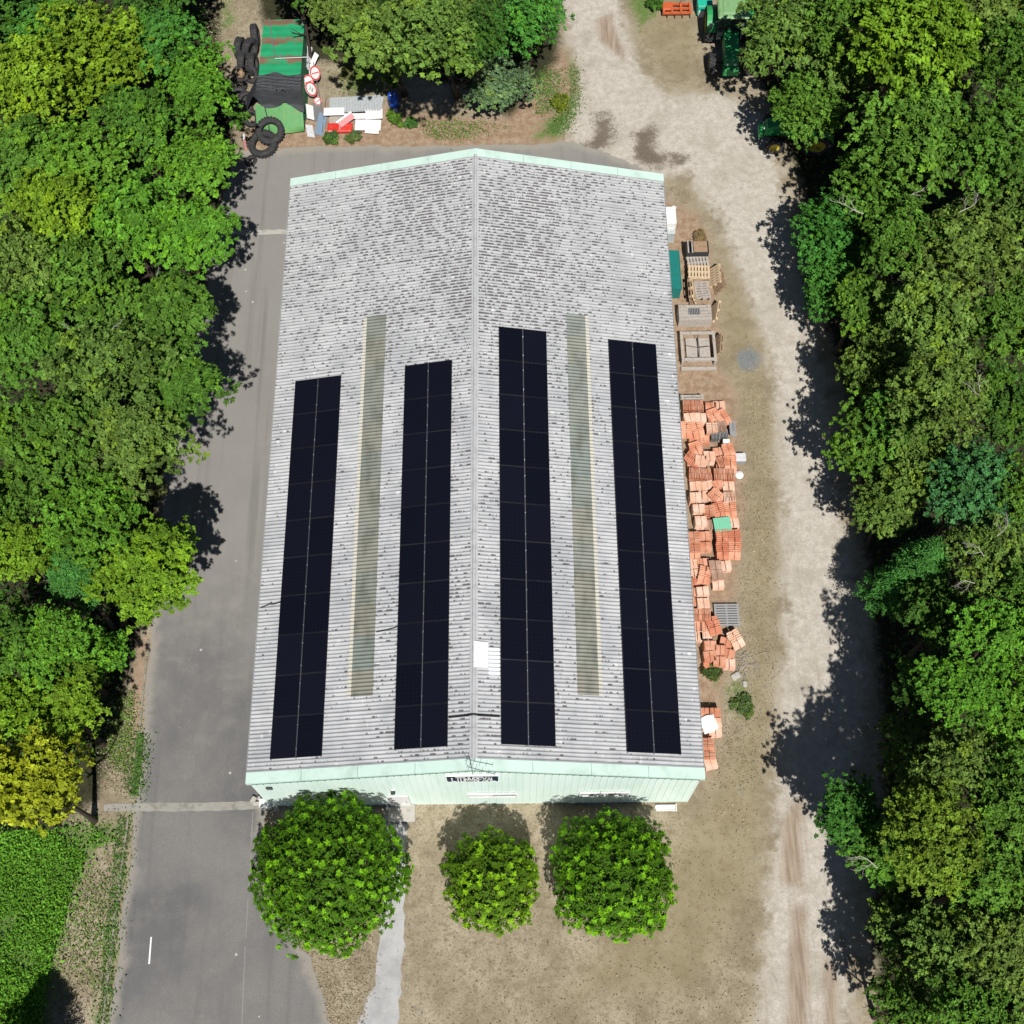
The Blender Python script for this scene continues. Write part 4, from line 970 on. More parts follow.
for a_ in [(392, 78, 15, 1.2, (.075, .16, .025), 'bright green bush behind the blue barrel', 50), (396, 118, 9, .7, (.07, .14, .02), 'small green bush just below the blue barrel', 51), (330, 138, 10, .6, (.06, .12, .03), 'low green plant below the red and white barrier', 52), (355, 137, 8, .5, (.08, .12, .045), 'low grey-green plant below the white boards', 53),
           (411, 122, 8, .8, (.05, .12, .025), 'small dark bush at the edge of the shade behind the hall', 54), (560, 102, 11, .6, (.11, .15, .02), 'yellowish small plant by the gravel bend', 55), (712, 671, 10, .5, (.05, .08, .02), 'dark green tuft below the last big tile stack', 56), (744, 706, 13, .22, (.075, .12, .035), 'flat green weed patch on the lawn beside the tiles', 57),
           (655, 2, 12, .9, (.05, .12, .02), 'green bush at the top edge beside the orange implement', 58), (240, 118, 9, 1.2, (.06, .14, .03), 'green sapling growing among the tyres', 59), (154, 488, 13, 1.6, (.11, .13, .05), 'dry olive shrub on the drive edge left of the hall', 60), (348, 72, 10, .8, (.13, .14, .05), 'yellowish scrub beside the road signs', 61), (700, 236, 6, .5, (.2, .15, .08), 'dry brown tuft beside the pallets', 62)]:
    bush(*a_, group=BU)
# dead brushwood mound on the lawn
# ------------------------------------------------------------------ container yard, top left
cz = 2.55
pA, pB = at(259, 20, cz), at(302, 19, cz); pC = at(303, 80, cz); pD = at(263, 80, cz)
cx = (pA.x + pB.x + pC.x + pD.x) / 4; wdt = ((pB.x - pA.x) + (pC.x - pD.x)) / 2; y0c = at(281, 132, 1.6).y; y1c = (pA.y + pB.y) / 2; ymid = (pC.y + pD.y) / 2 - .75
def mat_rust():
    g = NT('rust_banded_green_roof'); p = g.obj(); sp = g.n('SeparateXYZ'); g.set(sp.inputs[0], p)
    n = g.noise(p, 1.6, 5, .6); fine = g.noise(p, 9, 4)
    w = g.math('ADD', g.math('MULTIPLY', sp.outputs[1], .72), g.math('MULTIPLY', n, .55)); fr = g.math('ABSOLUTE', g.math('SUBTRACT', g.math('FRACT', w), .5))
    m = g.math('MULTIPLY', g.ramp(g.math('ADD', fr, g.math('MULTIPLY', g.math('SUBTRACT', fine, .5), .12)), .26, .36), g.ramp(g.noise(g.scaled(p, .6, 1.2, 1), 1.1, 3), .38, .5))
    c = g.mix(m, g.mix(n, (.012, .22, .085), (.03, .36, .16)), g.mix(fine, (.15, .085, .05), (.22, .14, .095)))
    return g.done(g.bsdf(c, .55, .3))
M['rustroof'] = mat_rust()
M['palegreen'] = basic('faded_light_green_metal', (.085, .27, .085), .5, .35, var=.3, scale=1.2, dirt=(.20, .25, .07), dirt_amt=.7)
M['sidegreen'] = basic('dark_green_metal', (.02, .12, .06), .5, .35, var=.3, scale=1.5, dirt=(.12, .07, .04), dirt_amt=.5)
ct = thing('container', (cx, (ymid + y1c) / 2, 0), 'old green metal container with rust bands across its roof', 'container')
L_ = y1c - ymid
b = MB()
n = 26
for sx in (-1, 1):   # corrugated sides
    vs = []; fs = []
    for i in range(n * 2 + 1):
        y = -L_ / 2 + L_ * i / (n * 2); o = .03 if (i // 1) % 2 else 0
        vs += [(sx * (wdt / 2 - o), y, .15), (sx * (wdt / 2 - o), y, cz - .05)]
    for i in range(n * 2): fs.append((2 * i, 2 * i + 2, 2 * i + 3, 2 * i + 1))
    b.add(vs, fs)
b.box((0, -L_ / 2 + .03, cz / 2 + .05), (wdt - .06, .05, cz - .25)); b.box((0, L_ / 2 - .03, cz / 2 + .05), (wdt - .06, .05, cz - .25))
b.build('side_wall', M['sidegreen'], ct)
b = MB()
for sx in (-1, 1):
    for sy in (-1, 1): b.box((sx * (wdt / 2 - .06), sy * (L_ / 2 - .06), cz / 2 - .02), (.13, .13, cz - .06))
    b.box((sx * (wdt / 2 - .05), 0, .1), (.12, L_ - .26, .16))
b.build('frame', M['sidegreen'], ct)
b = MB(); vs = []; fs = []; nn = 40
for i in range(nn + 1):
    y = -L_ / 2 + L_ * i / nn; zz = cz + (.018 if i % 4 in (1, 2) else 0)
    vs += [(-wdt / 2, y, zz), (wdt / 2, y, zz)]
for i in range(nn): fs.append((2 * i, 2 * i + 1, 2 * i + 3, 2 * i + 2))
b.add(vs, fs)
b.add([(-wdt / 2, -L_ / 2, cz - .06), (wdt / 2, -L_ / 2, cz - .06), (wdt / 2, L_ / 2, cz - .06), (-wdt / 2, L_ / 2, cz - .06)], [(0, 3, 2, 1)])
b.build('roof', M['rustroof'], ct)
# lower skip in front of it, light green with an arched end
sk0 = at(257, 133, .4); sk1 = at(304, 133, .4); skw = sk1.x - sk0.x; skL = ymid - .05 - sk0.y
sp_ = thing('skip', ((sk0.x + sk1.x) / 2, sk0.y + skL / 2, 0), 'light green ribbed sloping metal skip cover in front of the rusty container', 'skip')
zl = lambda y: .95 + .62 * (y / (skL / 2))
prof = [(-1 + 2 * i / 24) for i in range(25)]
b = MB(); nx_ = len(prof); vs = []; fs = []
for y in np.linspace(-skL / 2, skL / 2, 8):
    for t in prof: vs.append((t * skw / 2, y - (0 if y > -skL / 2 + .01 else .0) + (.28 * t * t if y < -skL / 2 + .01 else 0), zl(y) - .12 * t * t))
for j in range(7):
    for i in range(nx_ - 1): fs.append((j * nx_ + i, j * nx_ + i + 1, (j + 1) * nx_ + i + 1, (j + 1) * nx_ + i))
b.add(vs, fs, True)
for k in range(7):
    t = -1 + 2 * (k + .5) / 7; x = t * skw / 2; b.box((x, .12, zl(.12) - .12 * t * t + .012), (.045, skL - .32, .04), rx=math.atan(.62 / (skL / 2)))
b.build('lid', M['palegreen'], sp_)
b = MB()
for sx in (-1, 1):
    x0, x1 = sorted((sx * (skw / 2 - .03), sx * (skw / 2 - .08)))
    b.extr_x([(-skL / 2 + .3, .05), (skL / 2 - .05, .05), (skL / 2 - .05, zl(skL / 2) - .2), (-skL / 2 + .3, zl(-skL / 2 + .3) - .2)], x0, x1)
b.box((0, -skL / 2 + .33, .16), (skw - .2, .04, .24)); b.box((0, .1, .06), (skw - .2, skL - .5, .05))
b.build('body', M['sidegreen'], sp_)
b = MB(); b.tube([(-.62, -skL / 2 + .1, zl(-skL / 2 + .1) + .0), (-.7, 0, zl(0) + .04), (-.8, skL / 2 - .1, zl(skL / 2 - .1) + .03)], .03, 6); b.build('strap', M['dark'], sp_)
# tarpaulin draped over the joint and down the left side
def mat_tarp():
    g = NT('black_ribbed_tarpaulin'); p = g.obj()
    n = g.noise(g.scaled(p, .8, 5, 1), 1.6, 5, .65)
    c = g.mix(n, (.022, .024, .028), (.065, .068, .075))
    return g.done(g.bsdf(c, .6, .35, bump=n, bstr=.9, bdist=.08))
nu, nv = 70, 60; vs = []; fs = []; rr = np.random.default_rng(4)
ta, tb = ymid - .2, at(280, 75, 2.65).y
ox = cx; 
for j in range(nv + 1):
    v = j / nv; y = ta + (tb - ta) * v + .08 * math.sin(v * 9)
    for i in range(nu + 1):
        u = i / nu; x = -wdt / 2 - 1.05 + (wdt + 1.15) * u
        yy = y + .12 * math.sin(u * 11 + v * 2) * (1 if v < .1 or v > .9 else .3) - (.3 * (u - .5) if v < .3 else 0)
        lowz = .95 + .62 * ((yy - sp_.location.y) / (skL / 2)) + .12; top = lowz if yy < ymid - .16 else (cz + .13 if yy > ymid - .02 else lowz + (cz + .13 - lowz) * (yy - ymid + .16) / .14)
        if x < -wdt / 2 - .05: top = max(.35, top - (-(x + wdt / 2 + .05)) * 2.0)
        fold = .030 * math.sin(y * 27 + 2.5 * math.sin(x * 1.9) + 1.3 * math.sin(x * 4.1 + y)) + .022 * math.sin(x * 6 + y * 5 + 2 * math.sin(y * 3)) + rr.normal() * .010
        vs.append((x, yy, top + fold))
for j in range(nv):
    for i in range(nu): a = j * (nu + 1) + i; fs.append((a, a + 1, a + nu + 2, a + nu + 1))
b = MB(); b.add(vs, fs, True); o = b.build('tarpaulin', mat_tarp(), None, (ox, 0, 0)); tag(o, 'crumpled black tarpaulin draped over the green container and skip', 'tarpaulin')
# pale poles on the container roof
p0, p1, p2, p3 = at(269, 18, cz + .06), at(275, 58, cz + .06), at(275, 58.5, cz + .12), at(309, 57, cz + .12)
b = MB(); b.tube([p0, p1], .03, 6); tag(b.build('metal_pole', M['steel']), 'pale pole lying lengthwise on the container roof', 'pole')
b = MB(); b.tube([p2, p3], .035, 6); b.box(tuple(at(280.5, 56, cz + .17)), (.12, .16, .1)); tag(b.build('metal_pole', M['steel']), 'pale pole lying crosswise on the container roof with a white fitting', 'pole')

# tyres
def tyre_mesh(R, w, rim):
    b = MB(); prof = [(rim, -w * .36), (rim + (R - rim) * .25, -w * .48), (R * .86, -w * .5), (R * .97, -w * .38), (R, -w * .2), (R * .975, -w * .06), (R * .975, w * .06), (R, w * .2), (R * .97, w * .38), (R * .86, w * .5), (rim + (R - rim) * .25, w * .48), (rim, w * .36), (rim + .02, 0)]
    b.lathe(prof, n=32, closed=True)
    for k in range(26):
        a = k * 2 * math.pi / 26
        for s_ in (-1, 1): b.box((math.cos(a + s_ * .06) * R, math.sin(a + s_ * .06) * R, s_ * w * .22), (.05, R * .11, w * .34), rz=a)
    return b.mesh('tyre', M['rubber'])
TY = [tyre_mesh(.5, .3, .28), tyre_mesh(.62, .42, .33), tyre_mesh(1.02, .5, .58), tyre_mesh(.33, .2, .2)]
tl = [(255, 35, 1, .62, 88, 96, 'uppermost tyre against the container side'), (240, 48, 1, .62, 86, 78, 'tyre standing at the outer left of the heap'), (250, 49, 1, .85, 84, 62, 'tyre leaning on the uppermost ones in the heap'), (243, 62, 1, .62, 88, 82, 'tyre in the middle of the heap, outer row'), (253, 64, 1, .62, 85, 88, 'tyre in the middle of the heap, nearest the container'), (251, 74, 0, .5, 55, -30, 'tyre with its open rim facing up, beside the tarpaulin'),
      (241, 74, 0, .5, 20, 30, 'dusty tyre lying below the outer row'), (238, 84, 0, .45, 25, 60, 'tyre at the outer left below the dusty one'), (239, 96, 0, .55, 35, 0, 'tyre half under tree leaves'), (246, 100, 0, .5, 60, 40, 'tyre in the dark gap beside the tarpaulin edge'), (244, 110, 0, .5, 20, 0, 'tyre in the shade above the big tractor tyres'), (251, 118, 0, .5, 40, 50, 'tyre between the shaded ones and the big tractor tyres'), (251, 161, 3, .3, 80, 40, 'small tyre at the drive edge below the big ones')]
for i, (px, py, k, z, tilt, az, lab) in enumerate(tl):
    p = at(px, py, z); o = link('tyre', TY[k], None, (p.x, p.y, z), (R_(tilt), 0, R_(az))); tag(o, 'black ' + lab, 'tyre', 'tyres heaped beside the container')
p = at(270, 131, .7); o = link('tyre', TY[2], None, (p.x, p.y, .70), (R_(16), R_(-8), .4), (.8,) * 3); tag(o, 'big black tractor tyre, upper one of two at the corner of the skip', 'tyre', 'tyres heaped beside the container')
p = at(263, 144, .3); o = link('tyre', TY[2], None, (p.x, p.y, .3), (R_(8), R_(-8), .1), (.84,) * 3); tag(o, 'big black tractor tyre lying at the drive edge, lower one of two', 'tyre', 'tyres heaped beside the container')
b = MB(); b.lathe([(0, .3), (.15, .27), (.26, .15), (.29, 0), (.26, -.15)], n=18); tag(b.build('rusty_drum_end', M['woodbrown'], None, tuple(at(240, 73, .95))), 'brown rounded drum end lying on the tyre heap', 'drum')
b = MB(); b.tube([(0, 0, 0), (.05, .05, .85)], .09, 8); b.cur = 1; b.tube([(.05, .05, .86), (.065, .065, 1.15)], .092, 8); tag(b.build('marker_post', [M['pink'], M['white']], None, tuple(at(246, 149))), 'short pink post with white top under the tree by the tyres', 'post')

# road signs leaning by the container
M['signface'] = None
def sign_disc(px, py, z, r, tiltx, tilty, label, kind):
    p = at(px, py, z); o = thing('road_sign', p, label, 'road sign', group='road signs dumped beside the container'); o.rotation_euler = (tiltx, tilty, 0)
    b = MB(); b.lathe([(0, -.015), (r, -.015), (r, .015), (0, .015)], n=28, smooth=False); b.build('plate', M['signback'], o)
    if kind != 'back':
        b = MB(); b.lathe([(r * .78, .018), (r * .98, .018)], n=28); b.build('red_ring', M['red'], o)
        b = MB(); b.lathe([(0, .018), (r * .78, .018)], n=28); b.build('white_face', M['white'], o)
        b = MB()
        if kind == 'num': b.box((-.09, 0, .021), (.035, .26, .004)); b.box((.07, .08, .021), (.11, .03, .004)); b.box((.07, -.01, .021), (.11, .03, .004)); b.box((.07, -.11, .021), (.11, .03, .004)); b.box((.12, .03, .021), (.03, .1, .004)); b.box((.12, -.06, .021), (.03, .1, .004))
        else: b.box((0, 0, .021), (r * 1.35, .06, .004), rz=.8)
        b.build('symbol', M['dark'] if kind == 'num' else M['red'], o)
sign_disc(315, 73, 1.25, .42, .4, 1.0, 'round red and white sign leaning highest against the container', 'bar')
sign_disc(311, 89, .95, .44, .15, .85, 'round speed sign with red ring and dark marks facing up', 'num')
sign_disc(308, 82, 1.1, .4, .5, .9, 'round sign leaning between the two red-ringed ones', 'bar')
sign_disc(318, 101, .25, .25, .2, .2, 'small red and white sign lying on the ground by the signs', 'bar')
for i, (px, py, w_, h_, z, rx, ry, rz, m_, lab) in enumerate([(309, 57, .35, 1.5, 1.0, .2, .9, .1, 'signback', 'tall pale sign plate leaning at the far end of the signs'), (313, 62, .3, 1.2, .8, .2, .8, -.2, 'white', 'white narrow plate next to the tall pale one'), (321, 124, .5, 1.5, .15, .1, .25, -.15, 'slateblue', 'blue-grey metal plate lying at the near end of the signs'), (310, 112, .5, .9, .5, .3, .7, .3, 'white', 'bent white plate beside the skip'), (310, 131, .45, .8, .2, .2, .5, .3, 'signback', 'pale plate at the near corner of the skip'), (317, 112, .5, 1.3, .12, .05, .1, .1, 'steel', 'dull grey plate lying flat among the signs')]):
    if m_ == 'slateblue' and 'slateblue' not in M: M['slateblue'] = basic('blue_grey_metal', (.18, .25, .33), .45, .4, var=.2)
    b = MB(); b.box((0, 0, 0), (w_, h_, .02)); b.box((0, 0, -.03), (.05, h_ * .9, .04))
    tag(b.build('metal_plate', M[m_], None, tuple(at(px, py, z)), (rx, ry, rz)), lab, 'metal plate', 'plates dumped beside the container')
for i, (pa, pb, za, zb, lab) in enumerate([((307, 42), (311, 95), 1.9, .3, 'long thin grey post leaning on the container side'), ((311, 50), (324, 120), .9, .2, 'long post lying across the road signs'), ((326, 98), (322, 132), .15, .12, 'grey post lying beside the blue-grey plate')]):
    b = MB(); b.tube([at(*pa, za), at(*pb, zb)], .03, 6); tag(b.build('sign_post', M['steel']), lab, 'post', 'posts dumped beside the container')
# sheets and boards right of the signs
def board(px, py, w_, l_, z, rz, mat, lab, name='board', rib=False, th=.04, group='boards and sheets dumped behind the hall'):
    p = at(px, py, z); b = MB()
    if rib:
        n_ = int(w_ / .08); vs = []
        for i in range(n_ + 1):
            x = -w_ / 2 + w_ * i / n_; zz = .02 * (1 if i % 2 else -1); vs += [(x, -l_ / 2, zz), (x, l_ / 2, zz)]
        b.add(vs, [(2 * i, 2 * i + 2, 2 * i + 3, 2 * i + 1) for i in range(n_)]); b.add([(v[0], v[1], v[2] - .015) for v in vs], [(2 * i, 2 * i + 2, 2 * i + 3, 2 * i + 1) for i in range(n_)])
    else: b.bbox((0, 0, 0), (w_, l_, th), .01); 
    if not rib: b.box((0, 0, -th * .9), (w_ * .9, .06, th * .8))
    return tag(b.build(name, mat, None, (p.x, p.y, p.z), (random.uniform(-.03, .03), random.uniform(-.03, .03), rz)), lab, 'board' if name == 'board' else 'sheet', group)
board(355, 104, 3.0, 1.15, .55, .03, M['greypale'], 'large pale grey corrugated sheet on top of the pile behind the hall', 'corrugated_sheet', True)
board(334, 111.5, 1.2, .55, .6, 0, M['white'], 'white board at the left end below the grey sheet', th=.05)
board(356, 116, 1.4, .4, .5, .02, M['white'], 'narrow white board in the middle of the pile')
board(374, 114, 1.0, .7, .55, .04, M['white'], 'white board at the right end below the grey sheet', th=.05)
board(368, 125, 1.5, .75, .4, -.03, M['white'], 'wide white board at the near right side of the pile', th=.06)
board(372, 131, .8, .35, .3, -.1, M['white'], 'small white board at the near corner of the pile', th=.06)
board(380, 104, .3, 1.1, .45, -.1, M['greypale'], 'narrow grey board at the right end of the sheet pile')
board(338, 120, 1.0, .6, .2, 0, M['woodgrey'], 'weathered board under the white ones behind the red barrier')
o = thing('barrier', at(340, 128, .3), 'red plastic road barrier with white stripes lying below the white boards', 'barrier')
b = MB(); b.bbox((0, 0, 0), (1.45, .62, .22), .05); b.build('panel', M['red'], o)
b = MB(); b.bbox((0, .02, .125), (.08, .5, .05), .02); b.bbox((-.5, -.3, .02), (.3, .1, .2), .02); b.build('rib', M['pink'], o)
o = thing('barrier', at(346, 120, .55), 'faded pink and white barrier panel leaning on the red barrier', 'barrier'); o.rotation_euler = (.25, 0, .75)
b = MB(); b.bbox((0, 0, 0), (1.05, .42, .06), .02); b.build('panel', M['pink'], o); b = MB(); b.bbox((0, .2, .03), (1.15, .12, .07), .02); b.build('edge', M['white'], o)
# barrel
o = thing('barrel', at(394, 106), 'bright blue plastic barrel standing in the weeds behind the hall', 'barrel')
b = MB(); b.lathe([(0, .02), (.26, .0), (.29, .04), (.3, .28), (.315, .3), (.3, .33), (.305, .6), (.32, .62), (.305, .65), (.29, .88), (.27, .93), (.25, .95), (.24, .92), (0, .92)], n=28); b.build('drum', M['blue'], o)
b = MB(); b.lathe([(0, .955), (.05, .955), (.055, .92)], c=(.1, .05, 0), n=12); b.lathe([(0, .955), (.04, .955), (.045, .92)], c=(-.12, -.03, 0), n=12); b.build('bung', M['white'], o)
b = MB(); b.lathe([(0, 0), (.2, .0), (.22, .02), (.2, .05), (0, .05)], n=16); tag(b.build('bucket_lid', M['white'], None, tuple(at(394.5, 112))), 'small white lid lying at the foot of the blue barrel', 'lid')

# ------------------------------------------------------------------ tractors
def tractor(loc, rz, sc, label):
    t = thing('tractor', loc, label, 'tractor', rz, group='green tractors'); t.scale = (sc,) * 3
    # local: +x forward
    b = MB(); b.extr_y([(.35, .75), (.35, 1.62), (.7, 1.72), (1.6, 1.60), (2.15, 1.42), (2.3, 1.15), (2.28, .8)], -.36, .36); b.build('hood', M['tractor'], t)
    b = MB(); b.box((.9, 0, .72), (2.6, .5, .4)); b.tube([(-.75, -.95, .85), (-.75, .95, .85)], .12, 10); b.tube([(1.65, -.85, .55), (1.65, .85, .55)], .09, 10); b.box((-.75, 0, .85), (1.0, .6, .5)); b.build('chassis', M['dark'], t)
    b = MB(); b.bbox((2.45, 0, .85), (.28, .8, .45), .05); b.build('front_weight', M['tractor'], t)
    b = MB(); 
    for x in (-1.15, .42):
        for s_ in (-1, 1): b.box((x, s_ * .68, 1.75), (.07, .07, 1.5))
    for s_ in (-1, 1): b.box((-.36, s_ * .68, 1.02), (1.5, .06, .06))
    b.box((-.36, 0, 1.0), (1.5, 1.3, .06)); cab = b.build('cab', M['dark'], t)
    b = MB(); b.box((-1.15, 0, 1.8), (.02, 1.26, 1.3)); b.box((.43, 0, 1.85), (.02, 1.26, 1.2)); b.box((-.36, .69, 1.8), (1.46, .02, 1.3)); b.box((-.36, -.69, 1.8), (1.46, .02, 1.3)); b.build('window', M['glass'], cab)
    b = MB(); b.bbox((-.36, 0, 2.58), (1.85, 1.62, .17), .07); b.bbox((-.36, 0, 2.68), (1.3, 1.1, .06), .03); b.build('roof', M['tractorroof'], cab)
    b = MB(); b.bbox((-.5, 0, 1.3), (.45, .5, .12), .04); b.bbox((-.7, 0, 1.6), (.12, .48, .55), .04); b.build('seat', M['black'], cab)
    b = MB(); b.tube([(.75, .5, 1.4), (.75, .5, 2.35), (.72, .5, 2.5)], .05, 8); b.build('exhaust', M['steel'], t)
    for s_ in (-1, 1):
        pts = []
        for k in range(9): a = math.pi * (.12 + .80 * k / 8); pts.append((-.75 + math.cos(a) * .95, .85 + math.sin(a) * .95))
        b = MB(); b.extr_y(pts + [(p[0] * .97 - .02, p[1] - .05) for p in reversed(pts)], s_ * .72 if s_ > 0 else -1.22, 1.22 if s_ > 0 else -.72); b.build('fender', M['tractor'], t)
        for (nm, x, R, w_, y) in (('rear_wheel', -.75, .85, .48, 1.02), ('front_wheel', 1.65, .55, .38, .92)):
            b = MB(); prof = [(R * .55, -w_ * .4), (R * .8, -w_ * .5), (R * .95, -w_ * .42), (R * .96, 0), (R * .95, w_ * .42), (R * .8, w_ * .5), (R * .55, w_ * .4)]
            b.lathe(prof, (0, 0, 0), 'y', 30, closed=True)
            for k in range(20):
                a = k * 2 * math.pi / 20
                for s2 in (-1, 1):
                    bb = Matrix.Rotation(-a - s2 * .08, 4, 'Y'); b.T = bb; b.box((R * .985, s2 * w_ * .23, 0), (.09, w_ * .46, .07), rx=s2 * .5); b.T = Matrix.Identity(4)
            wh = b.build(nm, M['rubber'], t, (x, s_ * y, R))
            b = MB(); b.lathe([(0, .02 * s_), (R * .2, .03 * s_), (R * .25, w_ * .1 * s_), (R * .48, w_ * .12 * s_), (R * .55, w_ * .36 * s_), (R * .58, w_ * .36 * s_), (R * .58, -w_ * .36 * s_), (0, -w_ * .3 * s_)], (0, 0, 0), 'y', 22); b.build('rim', M['yellow'], wh)
        b = MB(); b.lathe([(0, 0), (.08, 0), (.09, .05), (0, .06)], (2.3, s_ * .2, 1.22), 'x', 12); b.build('headlight', M['white'], t)
        b = MB(); b.tube([(.42, s_ * .72, 2.3), (.55, s_ * 1.1, 2.2)], .018, 5); b.box((.55, s_ * 1.12, 2.08), (.04, .18, .3)); b.build('mirror', M['dark'], t)
    return t
p = at(733, 8, 2.6)
tractor((p.x - .05, p.y - .5, 0), R_(-92), 1.12, 'green tractor with pale roof parked under the trees at the top edge')
p = at(764, 131, .95)
tractor((p.x + 2.25, p.y + .1, 0), R_(178), .98, 'green tractor half hidden under the trees with its nose at the track')
o = thing('crate', at(703, 13), 'teal green crate with white front beside the parked tractor', 'crate')
b = MB(); b.bbox((0, 0, .55), (.85, .8, .7), .03); b.build('box', M['tealbright'], o); b = MB(); b.bbox((0, -.42, .32), (.7, .06, .5), .01); b.build('front_panel', M['white'], o); b = MB(); b.bbox((0, .02, .93), (.9, .85, .06), .02); b.build('lid', M['tealbright'], o)
o = thing('harrow', at(676, 13), 'orange-red farm implement frame lying on the grass near the tractor', 'implement')
b = MB()
for y in (-.35, 0, .36): b.box((0, y, .35), (1.75, .11, .12))
for x in (-.8, -.3, .25, .8): b.box((x, 0, .42), (.12, .85, .1))
b.build('frame', M['orange'], o)
b = MB(); b.bbox((-.62, .05, .5), (.5, .6, .14), .03); b.build('cover', M['orange'], o)
b = MB()
for k in range(8):
    b.tube([(-.8 + k * .23, -.35 if k % 2 else .36, .3), (-.8 + k * .23, -.45 if k % 2 else .26, .02)], .025, 6)
b.build('tine', M['dark'], o)
b = MB(); b.tube([(.2, .3, .45), (.25, .2, .85), (.5, .1, .9)], .04, 6); b.build('hitch', M['steel'], o)

# ------------------------------------------------------------------ right side of the hall
def wall_x(): return WX1 + .04
o = thing('metal_cabinet', at(673, 231), 'white metal cabinet against the hall wall behind the green box', 'cabinet')
b = MB(); b.bbox((0, 0, .75), (.85, 1.1, 1.5), .04); b.build('cabinet', M['white'], o)
b = MB(); b.bbox((.05, -.7, .5), (.7, .3, .9), .03); b.build('side_box', M['greypale'], o)
b = MB(); pts = [(.35 + .12 * math.cos(a / 8 * 6.28), .6 + .12 * math.sin(a / 8 * 6.28), 1.3) for a in range(9)]; b.tube(pts, .025, 6); b.build('hose', M['white'], o)
o.location.x = WX1 + .78
o = thing('storage_box', (WX1 + .86, at(674, 270, 1).y, 0), 'dark teal covered box standing along the hall wall', 'box')
b = MB(); b.bbox((0, 0, .5), (.82, 2.35, 1.0), .03); b.build('box', M['teal'], o)
b = MB(); b.extr_y([(-.45, 1.01), (-.42, 1.1), (.38, 1.05), (.44, .98), (.42, .96), (-.43, .99)], -1.24, 1.24); b.build('cover', M['teal'], o)
o = thing('board', (WX1 + .52, at(675, 311, .8).y, 0), 'long white panel leaning on the hall wall beside the grey crate', 'panel')
b = MB(); b.bbox((0, 0, .75), (.06, 1.75, 1.5), .01, ry=-.1); b.build('panel', M['white'], o); b = MB(); b.box((.06, -.6, .75), (.05, .06, 1.4), ry=-.1); b.box((.06, .6, .75), (.05, .06, 1.4), ry=-.1); b.build('batten', M['white'], o)
o = thing('board', (WX1 + .5, at(680, 345, .8).y, 0), 'narrow white plank standing on the hall wall beside the timber frame', 'panel')
b = MB(); b.bbox((0, 0, .6), (.06, .5, 1.2), .01, ry=-.08); b.build('panel', M['white'], o); b = MB(); b.box((.06, 0, .6), (.04, .06, 1.1), ry=-.08); b.build('batten', M['woodgrey'], o)

def pallet_mesh(mat, w_=1.2, l_=.8, boards=7):
    b = MB()
    for k in range(boards): b.box((-w_ / 2 + (k + .5) * w_ / boards, 0, .133), (w_ / boards * .68, l_, .022))
    for y in (-l_ / 2 + .05, 0, l_ / 2 - .05):
        b.box((0, y, .112), (w_, .095, .02))
        for x in (-w_ / 2 + .07, 0, w_ / 2 - .07): b.box((x, y, .06), (.14, .09, .082))
        b.box((0, y, .009), (w_, .095, .018))
    return b.mesh('pallet', mat)
PM = {k: pallet_mesh(M[k]) for k in ('woodpale', 'woodgrey', 'woodbrown')}
PMS = pallet_mesh(M['slate'], 1.15, 1.2, 9)
def pallet(px, py, z, mat, rot, lab, me=None):
    p = at(px, py, z + .14); o = link('pallet', me or PM[mat], None, (p.x, p.y, z), rot); return tag(o, lab, 'pallet', 'pallets stored beside the hall')
# stack north
for k in range(4): pallet(698, 262, .0 + k * .15, 'woodgrey', (0, 0, .02 + .03 * k), ['grey pallet at the bottom of the stack under the black crate', 'grey pallet, second from the bottom under the black crate', 'grey pallet, third in the stack under the black crate', 'grey pallet, topmost in the stack under the black crate'][k])
o = thing('crate', at(697, 250, .7), 'black slatted crate on top of the grey pallet stack', 'crate'); o.location.z = .62
b = MB(); b.box((0, 0, .02), (1.2, .75, .04)); b.box((0, .36, .2), (1.2, .03, .36)); b.box((0, -.36, .2), (1.2, .03, .36)); b.box((.585, 0, .2), (.03, .69, .36)); b.box((-.585, 0, .2), (.03, .69, .36)); b.build('box', M['dark'], o)
b = MB()
for x in (-.52, -.3): b.box((x, 0, .40), (.07, .8, .03))
b.build('slat', M['woodgrey'], o)
b = MB(); b.box((.15, 0, .392), (.75, .70, .02)); b.build('sheet', M['woodbrown'], o)
for k in range(5): pallet(699, 271 + k * .1, k * .15, 'woodpale' if k == 4 else 'woodbrown', (0, 0, -.12 + .02 * k), ['brown pallet at the bottom below the pale new one', 'brown pallet, second from the bottom below the pale new one', 'brown pallet in the middle below the pale new one', 'brown pallet directly under the pale new one', 'pale new pallet lying topmost, yellowish boards'][k])
for k in range(3): pallet(702, 290, k * .16 + .02, 'woodgrey', (0, .06 * k, 1.57 + .05 * k), ['grey pallet lowest in the pile below the pale new one', 'grey pallet in the middle of the slumped pile', 'grey pallet topmost on the slumped pile'][k])
pallet(689, 291, .55, 'woodbrown', (R_(78), 0, 1.57), 'brown pallet on edge against the slumped pile, wall side')
pallet(692.5, 290, .55, 'woodpale', (R_(70), 0, 1.62), 'pale pallet on edge next to the brown one')
pallet(716, 275, .35, 'woodpale', (R_(-50), 0, 1.55), 'pale pallet leaning on the outer side of the stack')
pallet(720, 281, .3, 'woodbrown', (R_(-55), 0, 1.7), 'brown pallet leaning outermost on the stack')
pallet(716, 312, .4, 'woodpale', (R_(-66), 0, 1.35), 'pale pallet leaning on the outer side of the grey crate')
pallet(719, 345, .35, 'woodbrown', (R_(-66), 0, 1.45), 'pale brown pallet leaning on the outer side of the timber frame')
